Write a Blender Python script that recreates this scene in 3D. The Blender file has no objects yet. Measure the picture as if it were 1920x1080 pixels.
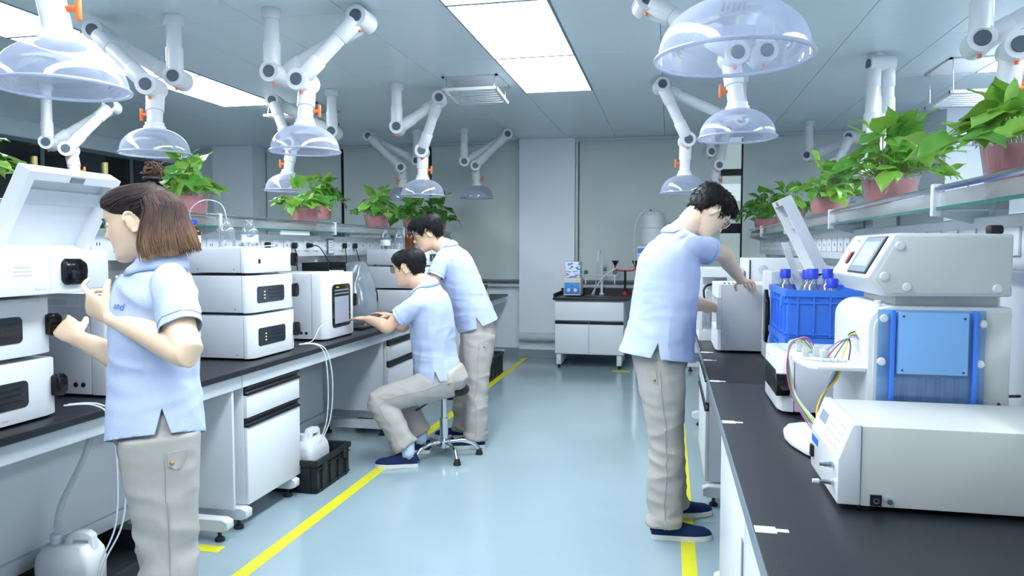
import bpy, bmesh, math, random
from mathutils import Vector, Matrix, noise
from mathutils.bvhtree import BVHTree
import numpy as np

# ------------------------------------------------------------------ camera, world, exposure
SC = bpy.context.scene
COL = SC.collection
R = math.radians
cam_d = bpy.data.cameras.new('camera')
cam = bpy.data.objects.new('camera', cam_d); COL.objects.link(cam)
cam.location = (0, 0, 1.40)
cam.rotation_euler = (R(90 - 3.1335), 0, R(12.134))
cam_d.sensor_width = 36.0
cam_d.lens = 36.0 * 1370 / 1920
cam_d.clip_start = 0.05
SC.camera = cam
SC.view_settings.view_transform = 'Standard'
SC.view_settings.look = 'None'
SC.view_settings.gamma = 1.0
SC.view_settings.use_curve_mapping = False
SC.view_settings.exposure = 0.0
SC.cycles.max_bounces = 16; SC.cycles.diffuse_bounces = 8; SC.cycles.transparent_max_bounces = 24
wd = bpy.data.worlds.new('sky'); SC.world = wd; wd.use_nodes = True
wd.node_tree.nodes['Background'].inputs[0].default_value = (0.80, 0.92, 0.97, 1)
wd.node_tree.nodes['Background'].inputs[1].default_value = 1.0
LIGHT = 19.5            # radiance of the ceiling light panels
LIGHT_COL = (0.875, 0.95, 1.0)

# ------------------------------------------------------------------ helpers
def V(*a): return Vector(a)
def lin(h):
    h = h.lstrip('#'); c = [int(h[i:i+2], 16) / 255 for i in (0, 2, 4)]
    return tuple((x / 12.92 if x <= 0.04045 else ((x + 0.055) / 1.055) ** 2.4) for x in c) + (1,)
M = {}
def mat(name, col, rough=0.5, metal=0.0, spec=0.5, bump=0.0, bscale=40.0, var=0.0, vscale=6.0, coat=0.0,
        emit=0.0, trans=0.0, ior=1.45, sss=0.0, aniso=None):
    m = bpy.data.materials.new(name); m.use_nodes = True
    nt = m.node_tree; b = nt.nodes['Principled BSDF']
    c = lin(col) if isinstance(col, str) else tuple(col) + (1,)
    b.inputs['Base Color'].default_value = c
    b.inputs['Roughness'].default_value = rough
    b.inputs['Metallic'].default_value = metal
    b.inputs['Specular IOR Level'].default_value = spec
    b.inputs['Coat Weight'].default_value = coat
    b.inputs['Coat Roughness'].default_value = 0.08
    b.inputs['Transmission Weight'].default_value = trans
    b.inputs['IOR'].default_value = ior
    if sss:
        b.inputs['Subsurface Weight'].default_value = sss
        b.inputs['Subsurface Radius'].default_value = (0.012, 0.005, 0.003)
    if emit:
        b.inputs['Emission Color'].default_value = c
        b.inputs['Emission Strength'].default_value = emit
    if bump or var:
        tc = nt.nodes.new('ShaderNodeTexCoord')
        src = tc.outputs['Object']
        if aniso:
            mp = nt.nodes.new('ShaderNodeMapping'); mp.inputs['Scale'].default_value = aniso
            nt.links.new(src, mp.inputs[0]); src = mp.outputs[0]
    if var:
        n = nt.nodes.new('ShaderNodeTexNoise'); n.inputs['Scale'].default_value = vscale; n.inputs['Detail'].default_value = 4
        nt.links.new(src, n.inputs['Vector'])
        mx = nt.nodes.new('ShaderNodeMix'); mx.data_type = 'RGBA'; mx.blend_type = 'MULTIPLY'
        mx.inputs[0].default_value = 1.0
        mx.inputs[6].default_value = c
        rp = nt.nodes.new('ShaderNodeMapRange'); rp.inputs[1].default_value = 0.3; rp.inputs[2].default_value = 0.7
        rp.inputs[3].default_value = 1 - var; rp.inputs[4].default_value = 1 + var * 0.3
        nt.links.new(n.outputs[0], rp.inputs[0])
        cb = nt.nodes.new('ShaderNodeCombineColor')
        for i in range(3): nt.links.new(rp.outputs[0], cb.inputs[i])
        nt.links.new(cb.outputs[0], mx.inputs[7]); nt.links.new(mx.outputs[2], b.inputs['Base Color'])
    if bump:
        n2 = nt.nodes.new('ShaderNodeTexNoise'); n2.inputs['Scale'].default_value = bscale; n2.inputs['Detail'].default_value = 5
        nt.links.new(src, n2.inputs['Vector'])
        bp = nt.nodes.new('ShaderNodeBump'); bp.inputs['Strength'].default_value = bump; bp.inputs['Distance'].default_value = 0.01
        nt.links.new(n2.outputs[0], bp.inputs['Height']); nt.links.new(bp.outputs[0], b.inputs['Normal'])
    M[name] = m
    return m
def clear_mat(name, tint, gloss=0.12, rough=0.05, haze=0.0, hazecol=(0.8, 0.85, 0.95), edge=0.5, fres=0.8):
    """thin clear plastic or glass: transparent body, glossy surface, denser at grazing view"""
    m = bpy.data.materials.new(name); m.use_nodes = True; nt = m.node_tree; nt.nodes.clear()
    out = nt.nodes.new('ShaderNodeOutputMaterial')
    t = nt.nodes.new('ShaderNodeBsdfTransparent'); t.inputs[0].default_value = tuple(tint) + (1,)
    g = nt.nodes.new('ShaderNodeBsdfGlossy'); g.inputs['Roughness'].default_value = rough
    d = nt.nodes.new('ShaderNodeBsdfTranslucent'); d.inputs[0].default_value = tuple(hazecol) + (1,)
    d2 = nt.nodes.new('ShaderNodeBsdfDiffuse'); d2.inputs[0].default_value = tuple(hazecol) + (1,)
    md = nt.nodes.new('ShaderNodeMixShader'); md.inputs[0].default_value = 0.5
    nt.links.new(d.outputs[0], md.inputs[1]); nt.links.new(d2.outputs[0], md.inputs[2])
    lw = nt.nodes.new('ShaderNodeLayerWeight'); lw.inputs[0].default_value = 0.35
    mr = nt.nodes.new('ShaderNodeMapRange'); mr.inputs[3].default_value = haze; mr.inputs[4].default_value = min(1, haze + edge)
    nt.links.new(lw.outputs['Facing'], mr.inputs[0])
    m1 = nt.nodes.new('ShaderNodeMixShader'); nt.links.new(mr.outputs[0], m1.inputs[0])
    nt.links.new(t.outputs[0], m1.inputs[1]); nt.links.new(md.outputs[0], m1.inputs[2])
    fr = nt.nodes.new('ShaderNodeFresnel'); fr.inputs[0].default_value = 1.45
    ad = nt.nodes.new('ShaderNodeMath'); ad.operation = 'MULTIPLY_ADD'; ad.inputs[1].default_value = fres; ad.inputs[2].default_value = gloss
    ad.use_clamp = True
    nt.links.new(fr.outputs[0], ad.inputs[0])
    m2 = nt.nodes.new('ShaderNodeMixShader'); nt.links.new(ad.outputs[0], m2.inputs[0])
    nt.links.new(m1.outputs[0], m2.inputs[1]); nt.links.new(g.outputs[0], m2.inputs[2])
    nt.links.new(m2.outputs[0], out.inputs[0])
    M[name] = m
    return m
def attr_mat(name, rough=0.5, spec=0.4, sss=0.0, sheen=0.0, bump=0.0, bscale=200, aniso=None):
    m = mat(name, '#808080', rough=rough, spec=spec, sss=sss, bump=bump, bscale=bscale, aniso=aniso)
    nt = m.node_tree; a = nt.nodes.new('ShaderNodeAttribute'); a.attribute_name = 'Col'
    nt.links.new(a.outputs['Color'], nt.nodes['Principled BSDF'].inputs['Base Color'])
    return m

class MB:
    """collects shapes; build() links them as one mesh object"""
    def __init__(s): s.bm = bmesh.new()
    def _xf(s, vs, mt):
        if mt is not None:
            for v in vs: v.co = mt @ v.co
    def box(s, x0, x1, y0, y1, z0, z1, bev=0.0, seg=2, mt=None):
        bm = s.bm if not bev else bmesh.new()
        vs = [bm.verts.new((x, y, z)) for z in (z0, z1) for y in (y0, y1) for x in (x0, x1)]
        for f in ((0, 2, 3, 1), (4, 5, 7, 6), (0, 1, 5, 4), (2, 6, 7, 3), (0, 4, 6, 2), (1, 3, 7, 5)):
            bm.faces.new([vs[i] for i in f])
        if bev:
            bmesh.ops.bevel(bm, geom=list(bm.edges), offset=bev, segments=seg, profile=0.5, affect='EDGES')
            s._merge(bm, mt)
        else: s._xf(vs, mt)
        return s
    def _merge(s, b2, mt=None):
        mp = {}
        for v in b2.verts: mp[v] = s.bm.verts.new(mt @ v.co if mt is not None else v.co)
        for f in b2.faces:
            try: s.bm.faces.new([mp[v] for v in f.verts])
            except ValueError: pass
        b2.free()
    def prism(s, poly, axis, a0, a1, bev=0.0, seg=2, mt=None):
        """polygon in the two other axes (cyclic order x>y>z), extruded along axis from a0 to a1"""
        def P3(u, v, w): return {'x': (w, u, v), 'y': (u, w, v), 'z': (u, v, w)}[axis]
        bm = bmesh.new()
        A = [bm.verts.new(P3(u, v, a0)) for u, v in poly]; B = [bm.verts.new(P3(u, v, a1)) for u, v in poly]
        bm.faces.new(A); bm.faces.new(B[::-1]); n = len(poly)
        for i in range(n): bm.faces.new((A[i], B[i], B[(i+1) % n], A[(i+1) % n]))
        bmesh.ops.recalc_face_normals(bm, faces=bm.faces)
        if bev: bmesh.ops.bevel(bm, geom=list(bm.edges), offset=bev, segments=seg, profile=0.5, affect='EDGES')
        s._merge(bm, mt); return s
    def tube(s, pts, r, n=12, cap=True, squash=None):
        pts = [Vector(p) for p in pts]; k = len(pts)
        rs = r if isinstance(r, (list, tuple)) else [r] * k
        rings = []; up = None
        for i, p in enumerate(pts):
            t = (pts[min(i+1, k-1)] - pts[max(i-1, 0)])
            if t.length < 1e-9: t = V(0, 0, 1)
            t.normalize()
            if up is None: up = V(0, 0, 1) if abs(t.z) < 0.9 else V(0, 1, 0)
            a = up - t * up.dot(t)
            if a.length < 1e-4: a = V(1, 0, 0) - t * t.x
            a.normalize(); b = t.cross(a); up = a
            rings.append([s.bm.verts.new(p + (a * math.cos(q) + b * math.sin(q)) * rs[i]) for q in (2 * math.pi * j / n for j in range(n))])
        for i in range(k - 1):
            for j in range(n): s.bm.faces.new((rings[i][j], rings[i][(j+1) % n], rings[i+1][(j+1) % n], rings[i+1][j]))
        if cap:
            s.bm.faces.new(rings[0][::-1]); s.bm.faces.new(rings[-1])
        return s
    def cyl(s, p0, p1, r0, r1=None, n=20, cap=True): return s.tube([p0, p1], [r0, r0 if r1 is None else r1], n, cap)
    def lathe(s, prof, n=32, c=(0, 0, 0), mt=None, close=False):
        c = Vector(c); rings = []
        for r, z in prof:
            ring = [V(r * math.cos(2*math.pi*j/n), r * math.sin(2*math.pi*j/n), z) for j in range(n)] if r > 1e-6 else [V(0, 0, z)]
            rings.append([s.bm.verts.new((mt @ q if mt is not None else q) + c) for q in ring])
        for a, b in zip(rings, rings[1:]):
            for j in range(n):
                q = [a[j % len(a)], a[(j+1) % len(a)], b[(j+1) % len(b)], b[j % len(b)]]
                q2 = [v for i, v in enumerate(q) if v not in q[:i]]
                if len(q2) > 2:
                    try: s.bm.faces.new(q2)
                    except ValueError: pass
        return s
    def ball(s, c, rx, ry=None, rz=None, n=16, mt=None):
        ry = rx if ry is None else ry; rz = rx if rz is None else rz; c = Vector(c)
        k = n // 2
        prof = [(math.sin(math.pi*i/k), -math.cos(math.pi*i/k)) for i in range(k + 1)]
        sc = Matrix.Diagonal((rx, ry, rz)).to_4x4()
        return s.lathe([(max(r, 0), z) for r, z in prof], n, c, (mt @ sc) if mt is not None else sc)
    def grid(s, rows):
        vs = [[s.bm.verts.new(p) for p in r] for r in rows]
        for a, b in zip(vs, vs[1:]):
            for j in range(len(a) - 1): s.bm.faces.new((a[j], a[j+1], b[j+1], b[j]))
        return s
    def build(s, name, material, parent=None, smooth=35, world=False, recalc=True, **kw):
        if recalc: bmesh.ops.recalc_face_normals(s.bm, faces=s.bm.faces)
        me = bpy.data.meshes.new(name); s.bm.to_mesh(me); s.bm.free()
        return link(name, me, material, parent, smooth, world, **kw)
def link(name, me, material, parent=None, smooth=35, world=False, label=None, cat=None, group=None, kind=None):
    o = bpy.data.objects.new(name, me); COL.objects.link(o)
    if material is not None: me.materials.append(M[material] if isinstance(material, str) else material)
    if smooth:
        me.shade_smooth()
        if smooth < 180: me.set_sharp_from_angle(angle=R(smooth))
    if parent is not None:
        o.parent = parent
        if world: o.matrix_parent_inverse = parent_world(parent).inverted()
    return tag(o, label, cat, group, kind)
def parent_world(p):
    m = p.matrix_basis.copy()
    if p.parent is not None: m = parent_world(p.parent) @ p.matrix_parent_inverse @ m
    return m
def tag(o, label=None, cat=None, group=None, kind=None):
    for k, v in (('label', label), ('category', cat), ('group', group), ('kind', kind)):
        if v: o[k] = v
    return o
def thing(name, label, cat, loc=(0, 0, 0), rz=0.0, group=None):
    o = bpy.data.objects.new(name, None); COL.objects.link(o)
    o.empty_display_size = 0.05
    o.location = loc; o.rotation_euler = (0, 0, rz)
    return tag(o, label, cat, group)
def dup(o, loc=None, rz=None, label=None, parent=None, keep=True):
    c = o.copy(); COL.objects.link(c)
    if parent is not None: c.parent = parent
    if loc is not None: c.location = loc
    if rz is not None: c.rotation_euler = (0, 0, rz)
    if label: c['label'] = label
    for ch in list(o.children): dup(ch, parent=c)
    return c
def text_mesh(body, size, extrude=0.0005):
    cu = bpy.data.curves.new('lettering', 'FONT'); cu.body = body; cu.size = size; cu.extrude = extrude
    cu.align_x = 'CENTER'; cu.align_y = 'CENTER'
    o = bpy.data.objects.new('lettering', cu); COL.objects.link(o)
    dg = bpy.context.evaluated_depsgraph_get()
    me = bpy.data.meshes.new_from_object(o.evaluated_get(dg))
    bpy.data.objects.remove(o); bpy.data.curves.remove(cu)
    return me
def text(body, size, loc, rot, material, parent, name='lettering'):
    me = text_mesh(body, size); o = link(name, me, material, parent, 0)
    o.location = loc; o.rotation_euler = rot; return o
def catmull(pts, k=6):
    P = [Vector(p) for p in pts]; out = []
    for i in range(len(P) - 1):
        p0 = P[max(i-1, 0)]; p1 = P[i]; p2 = P[i+1]; p3 = P[min(i+2, len(P)-1)]
        for j in range(k):
            t = j / k
            out.append(0.5 * ((2*p1) + (p2-p0)*t + (2*p0-5*p1+4*p2-p3)*t*t + (3*p1-p0-3*p2+p3)*t**3))
    out.append(P[-1]); return out

# ------------------------------------------------------------------ materials
mat('white_metal', '#ccd0d6', 0.38, var=0.04, vscale=3)
mat('white_plastic', '#d4d7dc', 0.33)
mat('side_grey', '#bfc3cb', 0.45, var=0.03, vscale=4)
mat('beige_white', '#cacbc7', 0.36)
mat('pipe_white', '#d9dbe0', 0.28)
mat('cap_dark', '#4d5a68', 0.35)
mat('orange', '#e8702f', 0.4)
mat('black_plastic', '#15181c', 0.28)
mat('black_gloss', '#07080a', 0.08)
mat('screen_dark', '#20252c', 0.15)
mat('black_rubber', '#1d1f22', 0.6)
mat('worktop_black', '#1d2026', 0.36, bump=0.05, bscale=180, var=0.10, vscale=9)
mat('trim_grey', '#6f7b86', 0.4)
mat('steel', '#c9ced4', 0.22, metal=1.0)
mat('chrome', '#d6dade', 0.10, metal=1.0)
mat('yellow_tape', '#d2cf2a', 0.45, var=0.05, vscale=12)
mat('grey_blind', '#ccd3d1', 0.75, bump=0.04, bscale=300, var=0.03, vscale=2)
mat('wall_white', '#eaeff6', 0.6, var=0.03, vscale=1.5)
mat('ceiling_white', '#dbe6ec', 0.30, spec=0.5, var=0.03, vscale=0.8)
mat('ceiling_joint', '#8d9ca8', 0.6)
mat('floor_epoxy', '#93a7af', 0.17, spec=0.5, var=0.05, vscale=1.6, bump=0.01, bscale=3, coat=0.25)
mat('baseboard_grey', '#8b989d', 0.4)
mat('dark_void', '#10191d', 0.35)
mat('blue_crate', '#3d7ade', 0.38)
mat('blue_cap', '#2b49d8', 0.4)
mat('blue_panel', '#7db0e4', 0.3)
mat('blue_front', '#3f8ad6', 0.4)
mat('dark_crate', '#1b2124', 0.45)
mat('jug_white', '#d3d7dc', 0.4, sss=0.0)
mat('tube_white', '#ccd4de', 0.3)
mat('cable_black', '#1c2126', 0.5)
mat('red_enamel', '#b32a2e', 0.3)
mat('green_plastic', '#3d7a5a', 0.4)
mat('label_yellow', '#e8d420', 0.5)
mat('led_green', '#a6f25a', 0.4, emit=1.5)
mat('led_yellow', '#f2e23a', 0.4, emit=1.5)
mat('red_mark', '#a3202a', 0.4)
mat('screen_glow', '#a9c3d8', 0.2, emit=0.35)
mat('lcd_grey', '#8c96a6', 0.25)
mat('pot_pink', '#dc8d92', 0.4, var=0.06, vscale=20, sss=0.1)
mat('soil', '#4a3a2c', 0.9, bump=0.5, bscale=60)
mat('leaf_a', '#599a38', 0.38, var=0.25, vscale=9)
mat('leaf_b', '#82b84a', 0.38, var=0.2, vscale=9)
mat('leaf_c', '#4a8f3c', 0.4, var=0.2, vscale=9)
mat('leaf_yellow', '#e0c62c', 0.45)
mat('stem_green', '#7da350', 0.5)
for nm in ('leaf_a', 'leaf_b', 'leaf_c'):          # thin leaves let light through
    nt = M[nm].node_tree; bs_ = nt.nodes['Principled BSDF']; tl = nt.nodes.new('ShaderNodeBsdfTranslucent'); mx_ = nt.nodes.new('ShaderNodeMixShader')
    tl.inputs[0].default_value = (0.32, 0.52, 0.08, 1); mx_.inputs[0].default_value = 0.24
    nt.links.new(bs_.outputs[0], mx_.inputs[1]); nt.links.new(tl.outputs[0], mx_.inputs[2]); nt.links.new(mx_.outputs[0], nt.nodes['Material Output'].inputs[0])
mat('glass_edge', '#2f6f66', 0.2)
mat('paper_white', '#d8dbe0', 0.7)
mat('ink', '#3b4658', 0.6)
mat('logo_blue', '#2f66c8', 0.6)
mat('amber', '#6b3a12', 0.12, trans=0.5)
mat('outlet_white', '#d4d8de', 0.35)
mat('bag_pattern', '#c8d2ee', 0.4)
mat('corridor_tube', '#ffd98a', 0.4, emit=30.0)
clear_mat('dome_clear', (0.88, 0.91, 0.985), gloss=0.05, rough=0.06, haze=0.20, hazecol=(0.72, 0.77, 0.98), edge=0.45, fres=0.4)
clear_mat('glass_shelf', (0.86, 0.95, 0.93), gloss=0.05, rough=0.03, haze=0.06, hazecol=(0.6, 0.8, 0.76), edge=0.15)
clear_mat('guard_clear', (0.95, 0.97, 0.98), gloss=0.03, rough=0.05, haze=0.16, hazecol=(0.92, 0.95, 0.97), edge=0.15)
clear_mat('bottle_glass', (0.93, 0.96, 0.98), gloss=0.06, rough=0.03, haze=0.06, hazecol=(0.85, 0.9, 0.95), edge=0.5)
clear_mat('pot_clear', (0.96, 0.93, 0.94), gloss=0.04, rough=0.1, haze=0.15, hazecol=(0.9, 0.75, 0.77), edge=0.3)
clear_mat('dark_glass', (0.35, 0.42, 0.45), gloss=0.06, rough=0.02, haze=0.0, edge=0.0)
clear_mat('window_glass', (0.92, 0.97, 0.97), gloss=0.04, rough=0.02, haze=0.0, edge=0.05)
clear_mat('lens_clear', (0.93, 0.95, 0.97), gloss=0.08, rough=0.02, haze=0.02, edge=0.1)
clear_mat('film_clear', (0.84, 0.89, 0.95), gloss=0.08, rough=0.15, haze=0.30, hazecol=(0.72, 0.80, 0.92), edge=0.35)
clear_mat('milky', (0.85, 0.88, 0.92), gloss=0.05, rough=0.25, haze=0.55, hazecol=(0.88, 0.92, 0.97), edge=0.3)
clear_mat('blue_clear', (0.55, 0.77, 0.98), gloss=0.05, rough=0.06, haze=0.28, hazecol=(0.40, 0.66, 0.98), edge=0.3)
pm = bpy.data.materials.new('light_panel'); pm.use_nodes = True
pb = pm.node_tree.nodes['Principled BSDF']
pb.inputs['Base Color'].default_value = (0.9, 0.9, 0.9, 1); pb.inputs['Emission Color'].default_value = LIGHT_COL + (1,)
pb.inputs['Emission Strength'].default_value = LIGHT
M['light_panel'] = pm

# ------------------------------------------------------------------ the room
CZ = 2.78; BW = 9.30; LX = -6.95; RX = 4.3; NY = -3.2
def S(name, mb, m, parent=None, **kw):
    o = mb.build(name, m, parent, **kw)
    if parent is None: o['kind'] = 'structure'
    return o
S('floor', MB().box(LX - 1.2, RX, NY, BW + 0.1, -0.1, 0), 'floor_epoxy')
ceil = S('ceiling', MB().box(LX - 1.2, RX, NY, BW + 0.3, CZ + 0.03, CZ + 0.12), 'ceiling_joint')
# tiles 0.6 x 1.2 hung just below the slab, one object each, light panels take the place of some tiles
light_cols = {-1.27: 1, -4.43: 1, 2.55: 1}
tile_me = None
x_lines = [-1.27 + 0.6 * i for i in range(-11, 10)]
ends = {-1.27: 6.47, -4.27: 6.40, 2.33: 6.9}
ys = [6.47 - 1.2 * i for i in range(-3, 9)]
def tile_mesh(name, w, l):
    mb = MB().box(0.002, w - 0.002, 0.002, l - 0.002, 0, 0.03, bev=0.0015, seg=1)
    me = bpy.data.meshes.new(name); bmesh.ops.recalc_face_normals(mb.bm, faces=mb.bm.faces); mb.bm.to_mesh(me); mb.bm.free()
    return me
tm = tile_mesh('ceiling_tile', 0.6, 1.2); tm.materials.append(M['ceiling_white'])
tm_end = tile_mesh('ceiling_tile_end', 0.6, BW - 8.87); tm_end.materials.append(M['ceiling_white'])
light_rows = [-1.27, -4.27, 2.33]
lights = []
for xi in x_lines:
    if xi + 0.6 > RX + 0.7 or xi < LX - 0.7: continue
    for yi in ys:
        y0 = yi - 1.2
        if y0 > BW: continue
        isl = any(abs(xi - q) < 0.05 for q in light_rows) and y0 < 6.0
        if isl and y0 > -0.9:
            lights.append((xi, y0)); continue
        o = bpy.data.objects.new('ceiling_tile', tm); COL.objects.link(o); o.parent = ceil; o.location = (xi, y0, CZ)
frame_me = None
near = sorted(lights, key=lambda q: -q[1])
for xi, y0 in lights:
    row = 'above the middle aisle' if abs(xi + 1.27) < .1 else ('above the far left aisle' if xi < -3 else 'above the far right aisle')
    k = int(round((5.27 - y0) / 1.2)); ordn = ['farthest', 'second farthest', 'third farthest', 'fourth farthest', 'fifth farthest', 'sixth farthest', 'seventh farthest', 'eighth farthest', 'ninth farthest'][k]
    t = thing('ceiling_light', 'flat white ceiling light panel, %s in the row %s' % (ordn, row), 'ceiling light', (xi, y0, CZ), 0, 'ceiling light panels')
    if frame_me is None:
        mb = MB()
        for a in ((0.002, 0.598, 0.002, 0.014), (0.002, 0.598, 1.186, 1.198), (0.002, 0.014, 0.014, 1.186), (0.586, 0.598, 0.014, 1.186)):
            mb.box(a[0], a[1], a[2], a[3], -0.006, 0.03)
        f = mb.build('frame', 'ceiling_joint', t); frame_me = f.data
        d = MB().box(0.013, 0.587, 0.013, 1.187, -0.003, 0.02).build('diffuser', 'light_panel', t); diff_me = d.data
    else:
        for nm, me in (('frame', frame_me), ('diffuser', diff_me)):
            o = bpy.data.objects.new(nm, me); COL.objects.link(o); o.parent = t
# walls
S('wall_back', MB().box(LX - 1.2, -5.5, BW, BW + 0.15, 0, CZ).box(-5.5, RX, BW, BW + 0.15, 0, 0.93)
  .box(-5.5, 0.56, BW + 0.1, BW + 0.15, 0.93, CZ).box(0.88, RX, BW + 0.1, BW + 0.15, 0.93, CZ), 'wall_white')
S('trim_1', MB().box(LX, RX, BW - 0.02, BW, CZ - 0.045, CZ - 0.002), 'white_metal')
S('wall_pillar', MB().box(-1.88, -1.17, BW - 0.12, BW, 0, CZ - 0.002), 'wall_white')
S('wall_right', MB().box(RX, RX + 0.1, NY, BW + 0.1, 0, CZ), 'wall_white')
S('wall_near', MB().box(LX - 1.2, RX, NY - 0.1, NY, 0, CZ), 'wall_white')
S('wall_column', MB().box(2.62, 3.7, 7.9, BW, 0, CZ - 0.002), 'wall_white')
S('wall_corner', MB().box(-6.1, -5.50, BW - 0.35, BW, 0, CZ - 0.002), 'wall_white')
S('baseboard_back', MB().box(-5.5, RX, BW - 0.015, BW, 0, 0.10), 'baseboard_grey')
S('baseboard_pillar', MB().box(-1.895, -1.155, BW - 0.135, BW - 0.12, 0, 0.10), 'baseboard_grey')
# skirting pipe box along the back wall
tag(MB().tube([(-1.86, BW - 0.19, 0.27), (-1.22, BW - 0.19, 0.27)], 0.055, 16).build('heating_pipe', 'white_metal'),
    'thick white horizontal pipe low on the white pillar beside the sink', 'pipe')
# roller blinds (back wall), each its own thing
def blind(x0, x1, z0, label):
    t = thing('roller_blind', label, 'blind', ((x0 + x1) / 2, BW - 0.02, z0), 0, 'grey roller blinds on the back wall')
    w = (x1 - x0) / 2
    rows = []
    for zz in (0.0, CZ - 0.07 - z0):
        rows.append([V(-w + 2 * w * i / 24, 0.004 * math.sin(i * 0.9), zz) for i in range(25)])
    MB().grid(rows).build('fabric', 'grey_blind', t)
    MB().box(-w, w, -0.012, 0.012, -0.025, 0.004, bev=0.004).build('bottom_bar', 'trim_grey', t)
    MB().tube([(-w, 0.0, CZ - 0.055 - z0), (w, 0, CZ - 0.055 - z0)], 0.018, 12).build('roller', 'white_metal', t)
blind(-5.48, -4.37, 0.99, 'leftmost grey roller blind on the back wall')
blind(-4.33, -3.12, 0.99, 'grey roller blind second from left on the back wall')
blind(-3.08, -1.90, 0.99, 'grey roller blind just left of the white pillar')
blind(-1.12, 0.60, 0.99, 'wide grey roller blind behind the sink unit, right of pillar')
blind(0.86, 2.58, 0.99, 'grey roller blind right of the bright window strip')
S('trim_2', MB().box(-1.165, -1.135, BW - 0.06, BW, 0.93, CZ - 0.045), 'beige_white')
for i, x in enumerate((-4.35, -3.10)):
    S('trim_%d' % (i + 3), MB().box(x - 0.012, x + 0.012, BW - 0.03, BW, 0.93, CZ - 0.045), 'black_plastic')
S('trim_5', MB().box(-5.5, 2.62, BW - 0.09, BW, 0.90, 0.935, bev=0.004), 'white_metal')
# the bright strip of window between two blinds
w1 = S('window_1', MB().box(0.57, 0.60, BW + 0.02, BW + 0.08, 0.935, CZ - 0.05).box(0.845, 0.875, BW + 0.02, BW + 0.08, 0.935, CZ - 0.05)
       .box(0.60, 0.845, BW + 0.02, BW + 0.08, 2.28, 2.36).box(0.60, 0.845, BW + 0.02, BW + 0.08, 1.58, 1.70).box(0.60, 0.845, BW + 0.02, BW + 0.08, 0.935, 0.99), 'black_plastic')
for z0, z1 in ((0.99, 1.58), (1.70, 2.28), (2.36, CZ - 0.05)):
    MB().box(0.60, 0.845, BW + 0.045, BW + 0.051, z0, z1).build('pane', 'window_glass', w1)
S('wall_outside', MB().box(-0.5, 3.0, 13.0, 13.2, -0.1, 2.2).box(-0.5, 3.0, 13.0, 13.2, 2.5, 6), 'beige_white')
# left partition: beam, dark glazing with mullions, unlit corridor behind with two warm tubes
S('wall_left', MB().box(LX - 0.06, LX + 0.06, NY, BW, 0, 0.25).box(LX - 0.10, LX + 0.10, NY, BW, 2.60, CZ - 0.002), 'wall_white')
w2 = S('window_2', MB().box(LX - 0.05, LX + 0.05, NY, BW, 2.56, 2.60).box(LX - 0.05, LX + 0.05, NY, BW, 0.25, 0.29), 'trim_grey')
yy = NY + 0.4
while yy < BW:
    MB().box(LX - 0.03, LX + 0.03, yy, yy + 0.035, 0.29, 2.56).build('mullion', 'trim_grey', w2)
    MB().box(LX - 0.006, LX + 0.006, yy + 0.035, min(yy + 1.4, BW), 0.29, 2.56).build('pane', 'dark_glass', w2)
    yy += 1.4
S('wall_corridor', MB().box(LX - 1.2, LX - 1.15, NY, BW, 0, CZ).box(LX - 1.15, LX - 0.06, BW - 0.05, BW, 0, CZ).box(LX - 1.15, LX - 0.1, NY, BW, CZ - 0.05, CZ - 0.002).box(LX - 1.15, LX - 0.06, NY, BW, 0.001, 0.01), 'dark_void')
for y, z, l in ((7.25, 2.47, 'short warm vertical tube light beyond the dark glass, farther left'), (8.34, 2.52, 'warm vertical tube light beyond the dark glass above the woman')):
    tag(MB().tube([(LX - 0.3, y, 0.9), (LX - 0.3, y, z)], 0.022, 10).build('tube_light', 'corridor_tube'), l, 'light')
# floor tape
tag(MB().box(-1.815, -1.745, -1.0, BW - 0.2, 0, 0.0012).build('floor_tape', 'yellow_tape', smooth=0), 'long yellow floor tape along the left bench', 'floor tape')
tag(MB().box(0.07, 0.135, -1.0, 8.2, 0, 0.0012).build('floor_tape', 'yellow_tape', smooth=0), 'long yellow floor tape along the right bench', 'floor tape')
tag(MB().box(-2.25, -2.02, 2.93, 3.0, 0, 0.0012).build('floor_tape', 'yellow_tape', smooth=0), 'short yellow floor tape beside the woman under the left bench', 'floor tape')
tag(MB().box(-0.62, -0.42, 8.28, 8.36, 0, 0.0012).build('floor_tape', 'yellow_tape', smooth=0), 'short yellow floor tape piece in front of the sink unit', 'floor tape')
# ------------------------------------------------------------------ benches
WZ = 0.81
def side(sx, x): return x
# worktops: one continuous slab per island
tag(MB().box(-3.62, -2.02, -0.6, BW - 0.15, WZ - 0.028, WZ, bev=0.003).build('worktop', 'worktop_black'),
    'long black laminate worktop of the left laboratory bench', 'worktop')
wr = thing('worktop', 'long black laminate worktop of the right laboratory bench', 'worktop', (1.0, 2.0, WZ - 0.028))
for y0, y1 in ((-0.6, 3.298), (3.302, 6.3), (6.304, 8.6)):
    MB().box(0.18, 1.75, y0, y1, WZ - 0.028, WZ, bev=0.002).build('slab', 'worktop_black', wr, world=True)
MB().box(0.176, 0.1795, -0.6, 8.6, WZ - 0.030, WZ + 0.001).build('edge_band', 'trim_grey', wr, world=True)

def foot_mesh(mb, x0, x1, y, w=0.05):
    mb.prism([(x0, 0.05), (x1 - 0.03, 0.05), (x1, 0.06), (x1, 0.10), (x1 - 0.03, 0.112), (x0, 0.112)], 'y', y - w / 2, y + w / 2, bev=0.003, seg=1)
def adjuster(parent, x, y):
    MB().lathe([(0, 0), (0.024, 0), (0.024, 0.012), (0.016, 0.02), (0.009, 0.022), (0.009, 0.05)], 14, (x, y, 0)).build('levelling_foot', 'black_rubber', parent, world=True)

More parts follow.
